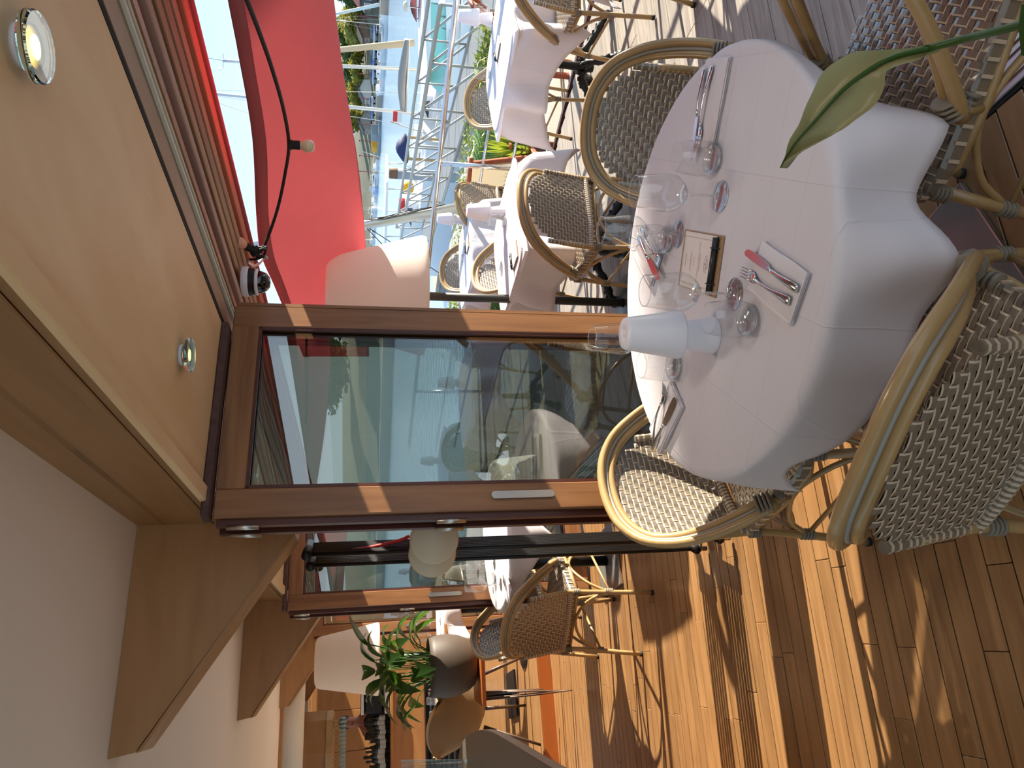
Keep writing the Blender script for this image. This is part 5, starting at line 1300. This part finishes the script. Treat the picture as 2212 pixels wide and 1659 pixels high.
# ---- boats
def hull(mb, L, B, h, z0=-.3, sheer=.35, mi=0):
    N = 10; vs = []
    for i in range(N + 1):
        s = i / N; x = -L / 2 + L * s; w = B / 2 * (.86 + .14 * math.sin(PI * min(1, s * 1.6))) * (1 - max(0, (s - .45) / .55) ** 2.4); w = max(w, .02); zt = h + sheer * s * s; fl = 1 - .35 * s
        vs += [(x, -w, zt), (x, -w * (.96 * fl + .04), zt * .45), (x, -w * .72 * fl, z0 * .3), (x, 0, z0 * (1 - s * .7)), (x, w * .72 * fl, z0 * .3), (x, w * (.96 * fl + .04), zt * .45), (x, w, zt), (x, 0, zt + .05)]
    mb.add(vs, [(i * 8 + k, i * 8 + (k + 1) % 8, (i + 1) * 8 + (k + 1) % 8, (i + 1) * 8 + k) for i in range(N) for k in range(8)] + [tuple(range(7, -1, -1)), tuple(range(N * 8, N * 8 + 8))], mi)
    return mb
def boat(c, yaw, L, B, label, h=.9, cabin=True, mast=0, boom=None, hullm='white_gel', rail=True, flag=False, flybridge=False, outboard=False, group='moored boats'):
    t = thing('sailboat' if mast else 'motorboat', label, 'boat', c, yaw, group)
    hull(MB(), L, B, h).build('hull', hullm, t, autos=45)
    MB().tube([(-L * .48, -B * .44, h * .75), (0, -B * .5, h * .80), (L * .30, -B * .36, h * .95)], .04, 6).build('rubbing_strake', 'navy', t, smooth=True)
    if cabin:
        x0, x1 = -L * .12, L * .24; cb = MB(); ch = .75 if not mast else .42
        cb.prism([(x0, -B * .34, h), (x1, -B * .30, h), (x1 - L * .10, -B * .28, h + ch), (x0, -B * .32, h + ch)], (0, B * .64, 0)).build('cabin', hullm, t)
        w = MB(); w.box(((x0 + x1) / 2 - L * .03, 0, h + ch * .58), ((x1 - x0) * .66, B * .66, ch * .34)); w.build('cabin_window', 'dark_window', t)
        w = MB().prism([(x1 - L * .01, -B * .26, h + .1 * ch), (x1 + .01, -B * .26, h + .1 * ch), (x1 - L * .085, -B * .26, h + .9 * ch), (x1 - L * .105, -B * .26, h + .9 * ch)], (0, B * .52, 0)).build('windscreen', 'dark_window', t)
    if flybridge:
        MB().box((-L * .05, 0, h + 1.35), (L * .42, B * .72, .10), bev=.03).build('hard_top', hullm, t)
        for sx in (-.22, .1):
            for sy in (-1, 1): MB().tube([(sx * L, sy * B * .33, h), (sx * L + .1, sy * B * .32, h + 1.32)], .03, 6).build('top_post', 'steel', t, smooth=True)
    if mast:
        MB().tube([(L * .08, 0, h), (L * .06, 0, h + mast)], [.075, .05], 8).build('mast', 'alu', t, smooth=True)
        for sy in (-1, 1): MB().tube([(L * .06, 0, h + mast * .98), (L * .05, sy * B * .46, h)], .012, 4).build('shroud', 'steel', t)
        MB().tube([(L * .06, 0, h + mast * .98), (L * .49, 0, h + .3)], .012, 4).build('forestay', 'steel', t)
        if boom:
            MB().tube([(L * .07, 0, h + 1.0), (-L * .36, 0, h + 1.05)], .045, 8).build('boom', 'alu', t, smooth=True)
            MB().tube(smoothpath([(L * .06, 0, h + 1.12), (-L * .12, 0, h + 1.22), (-L * .36, 0, h + 1.12)], 4), [.10 + .06 * math.sin(PI * k / 8) for k in range(9)], 8).build('sail_cover', boom, t, smooth=True)
    if rail:
        for sy in (-1, 1):
            MB().tube(smoothpath([(L * .10, sy * B * .44, h + .45), (L * .30, sy * B * .34, h + .55), (L * .47, sy * B * .05, h + .75)], 3), .016, 5).build('guard_rail', 'steel', t, smooth=True)
            for sx, sw in ((.12, .43), (.26, .37), (.40, .19)): MB().tube([(sx * L, sy * B * sw, h + .1), (sx * L, sy * B * sw, h + .56)], .014, 5).build('stanchion', 'steel', t)
    if outboard: MB().box((-L * .5 - .2, 0, h * .8), (.35, .32, .6), bev=.06).build('outboard_motor', 'black_rubber', t)
    if flag:
        MB().tube([(-L * .48, 0, h), (-L * .53, 0, h + 1.3)], .018, 5).build('flag_staff', 'bamboo', t)
        MB().box((-L * .56, 0, h + 1.12), (.42, .02, .16)).build('flag', 'red_paint', t); MB().box((-L * .56, 0, h + .96), (.42, .02, .16)).build('flag', 'paper', t)
    return t
fb_ = [(14, 'white cabin boat moored below the slate house', 7.5, 0, None, True), (22, 'white motorboat with a blue window moored right of the pale mast', 7.0, 0, None, False), (30, 'small grey launch behind the pale mast', 5, 0, None, False), (5, 'dark-fendered white boat moored at the right edge of the far quay', 7, 11, 'navy', False)]
for t_, l, L, ms, bm2, fbz in fb_:
    p = bank(t_, -2.4); boat((p.x, p.y, WZ), ya + PI * (t_ % 2 > .5) + .06, L, 2.4, l, h=.95, mast=ms, boom=bm2, flybridge=fbz, group='boats moored along the far quay')
lab2 = ('white launch with a long low roof', 'white motor yacht with blue canvas screens', 'pale blue hulled sailboat', 'white sailboat with folded sail', 'small white fishing boat', 'white cruiser with a dark canopy', 'low white dinghy', 'sailboat with a navy sail cover', 'white cabin cruiser with railings', 'blue and white sloop', 'small motorboat with an outboard', 'white ketch')
for i, l in enumerate(lab2):
    t_ = 78 + i * 6.8; p = bank(t_, -2.5 - (i % 3) * 1.2)
    boat((p.x, p.y, WZ), ya + (PI if i % 2 else 0) + .1 * math.sin(i), 6.5 + (i * 37 % 4), 2.4, l + ', %s in the far left row' % ('1st', '2nd', '3rd', '4th', '5th', '6th', '7th', '8th', '9th', '10th', '11th', '12th')[i], h=.9 + .1 * (i % 3), mast=(9 + i % 3) if i % 3 == 2 else 0, boom='navy' if i % 2 else 'blue_light', flybridge=i % 4 == 1, outboard=i == 10, group='boats moored along the far quay', hullm='blue_light' if i in (2, 9) else 'white_gel')
# work barge with nets
p = bank(57, -2.6); t = thing('work_barge', 'grey work barge stacked with orange nets against the far quay', 'boat', (p.x, p.y, WZ), ya)
MB().box((0, 0, .35), (16, 3.6, .8), bev=.1).build('barge_hull', 'grey_paint', t); MB().box((4.6, 0, 1.5), (3.6, 2.6, 1.5), bev=.05).build('net_cage', 'orange_net', t); MB().box((-3.5, 0, 1.6), (4.4, 2.6, 1.7), bev=.05).build('wheelhouse', 'grey_paint', t)
MB().box((-3.5, -1.32, 1.9), (3.2, .05, .6)).build('wheelhouse_window', 'dark_window', t)
for k in range(9): MB().tube([(-7.6 + k * 1.9, -1.7, .7), (-7.6 + k * 1.9, -1.7, 2.2)], .05, 6).build('barge_post', 'galvanised', t)
for z in (1.4, 2.2): MB().tube([(-7.6, -1.7, z), (7.6, -1.7, z)], .045, 6).build('barge_rail', 'galvanised', t)
MB().tube([(-.4, 0, 2.4), (-.4, 0, 2.41)], .9, 16).build('blue_drum', 'blue_paint', t)
# dark mooring posts and lamp posts on the far quay
for k, (t_, s_, h_) in enumerate(((22, 9, 4.2), (34, 9, 4.2), (47, 9, 4.0), (60, 9, 4.0), (74, 8, 4), (86, 8, 4), (98, 8, 4), (112, 8, 4))):
    p = bank(t_, s_); t = thing('lamp_post', 'dark red lamp post on the far quay, %s from the right' % ('1st', '2nd', '3rd', '4th', '5th', '6th', '7th', '8th')[k], 'lamp post', (p.x, p.y, -.8), 0, 'lamp posts on the far quay')
    MB().tube([(0, 0, 0), (0, 0, h_)], .10, 6).build('post', 'maroon', t); MB().box((0, 0, h_ + .1), (.35, .35, .3), bev=.05).build('lantern', 'black_steel', t)
# ---- nearer boats and pontoons
LEFT = Vector((-.924, .382, 0)); yl = math.atan2(LEFT.y, LEFT.x)
c = at_d(985, 85, 25); c.z = WZ
t = thing('motor_cruiser', 'white motor cruiser with a maroon bimini and turquoise windows at the pontoon', 'boat', c, yl + .12); t.scale = (.66, .66, .66)
hull(MB(), 10.5, 3.4, 1.35, sheer=.5).build('hull', 'white_gel', t, autos=45)
MB().prism([(-2.2, -1.25, 1.45), (4.2, -1.1, 1.6), (2.9, -1.0, 2.15), (-2.2, -1.2, 2.15)], (0, 2.4, 0)).build('cabin', 'white_gel', t)
MB().prism([(-.9, -1.27, 2.15), (2.3, -1.15, 2.15), (1.6, -1.05, 2.85), (-.9, -1.2, 2.85)], (0, 2.4, 0)).build('side_window', 'teal_glass', t)
for x in (-.9, -.3, .3, .9, 1.6): [MB().tube([(x, sy, 2.15), (x, sy * .985, 2.85)], .035, 5).build('window_post', 'grey_paint', t) for sy in (-1.24, 1.19)]
MB().prism([(-2.2, -1.3, 2.85), (2.0, -1.15, 2.85), (2.6, -.9, 3.05), (1.2, -1.1, 3.25), (-2.2, -1.25, 3.25)], (0, 2.5, 0)).build('cabin_top', 'white_gel', t)
MB().grid(lambda u, v: (-4.9 + 3.3 * u, -1.45 + 2.9 * v, 3.30 + .42 * math.sin(PI * v) * (.6 + .4 * u)), 6, 8).build('bimini', 'maroon', t, smooth=True)
MB().grid(lambda u, v: (-4.9 + 3.3 * u, 1.46, 2.95 + .36 * v), 6, 2).build('bimini_valance', 'maroon', t)
for x in (-4.7, -3.3, -1.8):
    for sy in (-1, 1): MB().tube([(x, sy * 1.4, 3.28), (x + .5, sy * 1.5, 1.5)], .025, 6).build('bimini_frame', 'steel', t, smooth=True)
MB().box((-3.6, 1.5, 1.75), (2.4, .6, .42), bev=.12).build('tender', 'cream_gel', t)
MB().tube([(-1.4, 0, 3.2), (-1.4, 0, 3.9)], .03, 6).build('radar_mast', 'steel', t); MB().lathe([(.0001, 3.85), (.22, 3.87), (.24, 3.95), (.18, 4.03), (.0001, 4.05)], 14, c=(-1.4, 0, 0)).build('radar_dome', 'cream_gel', t, smooth=True)
for sy in (-1, 1): MB().tube(smoothpath([(.5, sy * 1.5, 2.0), (3.2, sy * 1.1, 2.3), (5.0, sy * .1, 2.6)], 3), .022, 5).build('guard_rail', 'steel', t, smooth=True)
c = at_d(965, 225, 30); c.z = WZ; boat(c, yl - 1.05, 7.2, 2.3, 'white sailboat with a grey furled sail and long boom beyond the gangway', h=1.25, mast=9.5, boom='galvanised', group=None)
c = at_d(960, 330, 31); c.z = WZ; boat(c, yl - 1.1, 6.4, 2.1, 'small sailboat with a navy boom cover beyond the gangway', h=1.1, mast=0, boom=None, cabin=True, group=None)
b = at_d(875, 290, 25.5); b2 = at_d(878, 352, 25.0)
t = tag(MB().tube(smoothpath([b, b.lerp(b2, .5) + Vector((0, 0, .12)), b2], 4), [.05, .10, .16, .20, .22, .2, .16, .12, .05], 8).build('sail_cover', 'navy', smooth=True), 'navy canvas cover bundled on a boom over the small boat', 'sail cover')
gf = thing('gallows_frame', 'pale wooden gallows frame carrying the navy sail cover', 'frame', (0, 0, 0))
for q in (b.lerp(b2, .1), b.lerp(b2, .85)): MB().tube([q, q + Vector((0, 0, -1.5))], .05, 6).build('upright', 'bamboo', gf)
MB().tube([b.lerp(b2, .1) + Vector((0, 0, -.05)), b.lerp(b2, .85) + Vector((0, 0, -.05))], .05, 6).build('crossbar', 'bamboo', gf)
c = at_d(950, 455, 31); c.z = WZ; boat(c, yl - .9, 7.5, 2.6, 'white motorboat with a red lifebuoy rail behind the grey piling', h=1.6, flybridge=True, group=None, flag=True)
c = at_d(868, 443, 23); tag(MB().tube([c - LEFT * .2, c + LEFT * .2], .10, 10).build('rolled_float', 'red_paint', smooth=True), 'red rolled float on top of the white motorboat', 'float')
c = at_d(880, 405, 24); tag(MB().lathe([(.0001, -.22), (.13, -.19), (.21, -.05), (.21, .06), (.13, .19), (.0001, .22)], 18, c=c).build('buoy', 'yellow', smooth=True), 'big yellow buoy behind the grey piling', 'buoy')
c = at_d(1010, 385, 25); t = thing('mooring_pile', 'grey steel mooring pile with a rusty top standing in the harbour', 'pile', (c.x, c.y, WZ - .5)); zt = at_d(842, 385, 25).z - (WZ - .5)
MB().tube([(0, 0, 0), (0, 0, zt)], .18, 16).build('pile_shaft', 'pile_metal', t, smooth=True); MB().lathe([(.182, zt - .25), (.184, zt), (.15, zt + .03), (.0001, zt + .02)], 16).build('rusty_cap', 'brown_rust', t, smooth=True)
p0, p1 = at_d(1005, 447, 13), at_d(786, 486, 13); t = thing('leaning_mast', 'thick pale leaning mast with dark halyards behind the railing', 'mast', (0, 0, 0))
MB().tube([p0, p1, p1 + (p1 - p0) * 1.2], [.095, .085, .06], 12).build('mast_tube', 'alu', t, smooth=True)
for k in range(3): MB().tube([p0.lerp(p1, .2) + Vector((.05, -.11, 0)), p0.lerp(p1, .6 + .1 * k) + Vector((.06 - .04 * k, -.10, 0)), p1 + Vector((0, -.08, .2 * k))], .008, 4).build('halyard', 'black_rubber', t)
for q in ((815, 620), (905, 640)): MB().tube([p1, at_d(q[0] + 60, q[1] - 40, 12.5)], .008, 4).build('stay', 'black_rubber', t)
for k, (px, py, px2, py2, d, lab) in enumerate(((820, 10, 735, 28, 60, 'thin white mast slanting at the top right of the far bank'), (895, 92, 728, 108, 30, 'cream mast wrapped in canvas rising from the motor cruiser'))):
    a, b_ = at_d(px, py, d), at_d(px2, py2, d); tag(MB().tube([a, b_, b_ + (b_ - a) * .12], [.13, .10, .06], 8).build('mast', ('alu', 'canvas_beige')[k], smooth=True), lab, 'mast')
# gangway truss
plain('truss_grey', (176, 174, 166), 0.5, metal=0.2)
g0, g1 = at_d(940, 211, 13), at_d(872, 500, 19.5); g0.z = .62; g1.z = .62; gd = (g1 - g0); g0 = g0 - gd * .35; g1 = g1 + gd * .5; gl = (g1 - g0).length; gu = gd.normalized(); gn = Vector((gu.y, -gu.x, 0))
t = thing('gangway', 'aluminium lattice gangway running above the pontoon behind the railing', 'gangway', (0, 0, 0))
for s in (0, 1.3):
    for z in (.62, -.18): MB().tube([g0 + gn * s + Vector((0, 0, z - .62)), g1 + gn * s + Vector((0, 0, z - .62))], .034 if z > .3 else .028, 8).build('chord', 'truss_grey', t, smooth=True)
    nb = int(gl / 1.35)
    for k in range(nb + 1):
        q = g0 + gu * (gl * k / nb) + gn * s
        MB().tube([q, q + Vector((0, 0, -.80))], .022, 6).build('upright', 'truss_grey', t, smooth=True)
        if k < nb: MB().tube([q + Vector((0, 0, -.80)), q + gu * (gl / nb)], .022, 6).build('diagonal', 'truss_grey', t, smooth=True)
m = MB(); q = (g0 + g1) / 2 + gn * .65
m.box((q.x, q.y, -.22), (gl, 1.2, .06), rz=math.atan2(gu.y, gu.x)); m.build('gangway_deck', 'galvanised', t)
# pontoons
def pontoon(a, b, w, label):
    a, b = Vector(a), Vector(b); d = b - a; L = d.length; c = (a + b) / 2; t = thing('pontoon', label, 'pontoon', (c.x, c.y, -1.75), math.atan2(d.y, d.x))
    MB().box((0, 0, -.25), (L, w, .4)).build('float', 'concrete', t); n = min(int(L / .28), 110)
    me = MB().box((0, 0, 0), (L / n - .02, w + .06, .05), bev=.006).mesh('plank', 'pontoon_wood')
    for k in range(n): inst('plank', me, t, (-L / 2 + L * (k + .5) / n, 0, 0))
    for sy in (-1, 1): MB().box((0, sy * (w / 2 + .04), -.06), (L, .06, .14)).build('edge_board', 'pontoon_wood', t)
a, b_ = at_z(1015, -60, -1.75), at_z(985, 330, -1.75); pontoon(a, b_, 1.7, 'wooden pontoon walkway beyond the railing at the right')
a, b_ = at_z(980, 260, -1.75), at_z(938, 620, -1.75); pontoon(a, b_, 1.6, 'wooden pontoon walkway behind the gangway at the left')
# antenna mast above the awning
a = at_d(520, 133, 30); t = thing('masthead', 'masthead with a wind vane and whip aerial above the red awning', 'mast', (0, 0, 0)); b_ = at_d(482, 131, 30); MB().tube([at_d(900, 150, 30), a, b_], [.07, .06, .05], 8).build('mast_tube', 'alu', t, smooth=True)
MB().tube([b_, at_d(436, 123, 30)], .008, 4).build('whip_aerial', 'black_rubber', t); MB().tube([b_ + LEFT * .3, b_ - LEFT * .25], .012, 5).build('wind_vane', 'brushed', t); MB().box(b_ + LEFT * .3 + Vector((0, 0, .08)), (.10, .03, .18)).build('vane_tail', 'white_gel', t)
# ================================================================== terrace nearer than the frame: it shows in the door panes
for c, rz, nm in (((2.75, -.35), .2, 'terrace table mirrored in the near glazed door, first from the doorway'), ((3.0, -2.3), -.1, 'terrace table mirrored in the near glazed door, farther one')):
    iron_table(c, .36, rz, 'cast-iron ' + nm); terrace_cloth(c, .36, rz, .60, 'white cloth on the ' + nm.replace('terrace table', 'table'))
    q = (c[0] + .1, c[1] + .05, TS); table_lamp(q, 'white cordless lamp on the ' + nm.split(',')[0] + nm.split(',')[1].replace('from the doorway', ''))
chair((2.75, -1.12, .002), 90, 'woven armchair mirrored in the door, near side of the first hidden table')
chair((3.42, -.42, .002), 175, 'woven armchair mirrored in the door, far side of the first hidden table')
chair((2.25, -2.15, .002), -10, 'woven armchair mirrored in the door, at the farther hidden table')
blade_plant((5.0, -1.6, -.15), 60, .6, .022, 'leaf_yucca', 'palm-like yucca mirrored in the near glazed door', seed=12)
# ================================================================== peace lily in the foreground, its pot below the frame
pl = thing('foreground_lily', 'large pale-backed green lily leaf hanging into view at the right, close to the camera', 'plant', (0, 0, 0))
mid = [((2010, 103), .66), ((1935, 122), .68), ((1880, 150), .70), ((1820, 195), .72), ((1770, 250), .74), ((1725, 300), .76), ((1700, 335), .78), ((1686, 362), .80)]
upe = [((2005, 96), .66), ((1955, 105), .69), ((1898, 108), .70), ((1828, 118), .725), ((1768, 170), .75), ((1738, 240), .765), ((1708, 300), .775), ((1686, 361), .80)]
loe = [((2020, 108), .66), ((1985, 128), .655), ((1915, 150), .66), ((1908, 200), .68), ((1862, 250), .70), ((1800, 290), .73), ((1712, 335), .765), ((1687, 363), .80)]
def pth(l): return smoothpath([at_d(*p, d) for p, d in l], 4)
A, B, C = pth(upe), pth(mid), pth(loe); n = len(A); cols = []
NW = 5
for i in range(n):
    r = []
    for q in range(-NW, NW + 1):
        f = abs(q) / NW; e = A[i] if q < 0 else C[i]; p = B[i].lerp(e, f); r.append(p + Vector((0, 0, -.010 * math.sin(PI * f) + .0012 * math.sin(i * 1.3 + q))))
    cols.append(r)
W = 2 * NW + 1
MB().add([p for r in cols for p in r], [(i * W + q, i * W + q + 1, (i + 1) * W + q + 1, (i + 1) * W + q) for i in range(n - 1) for q in range(W - 1)]).build('leaf', 'leaf_near', pl, smooth=True)
MB().tube(B, [.0032 * (1 - .75 * i / (n - 1)) for i in range(n)], 6).build('midrib', 'petiole', pl, smooth=True)
st = smoothpath([at_d(2010, 103, .66), at_d(2090, 82, .62), at_d(2150, 68, .58), at_d(2230, 48, .54), at_d(2330, 30, .50)], 4)
MB().tube(st, .0036, 8).build('petiole', 'petiole', pl, smooth=True)
# the next blade, almost wholly outside the frame
s2 = [at_d(2206, 10, .52), at_d(2200, 60, .53), at_d(2206, 120, .54)]; s3 = [at_d(2300, 0, .50), at_d(2290, 60, .51), at_d(2280, 130, .53)]
MB().add(s2 + s3, [(0, 1, 4, 3), (1, 2, 5, 4)]).build('leaf', 'leaf_lily', pl, smooth=True)
# ---- finish
bpy.context.view_layer.update()
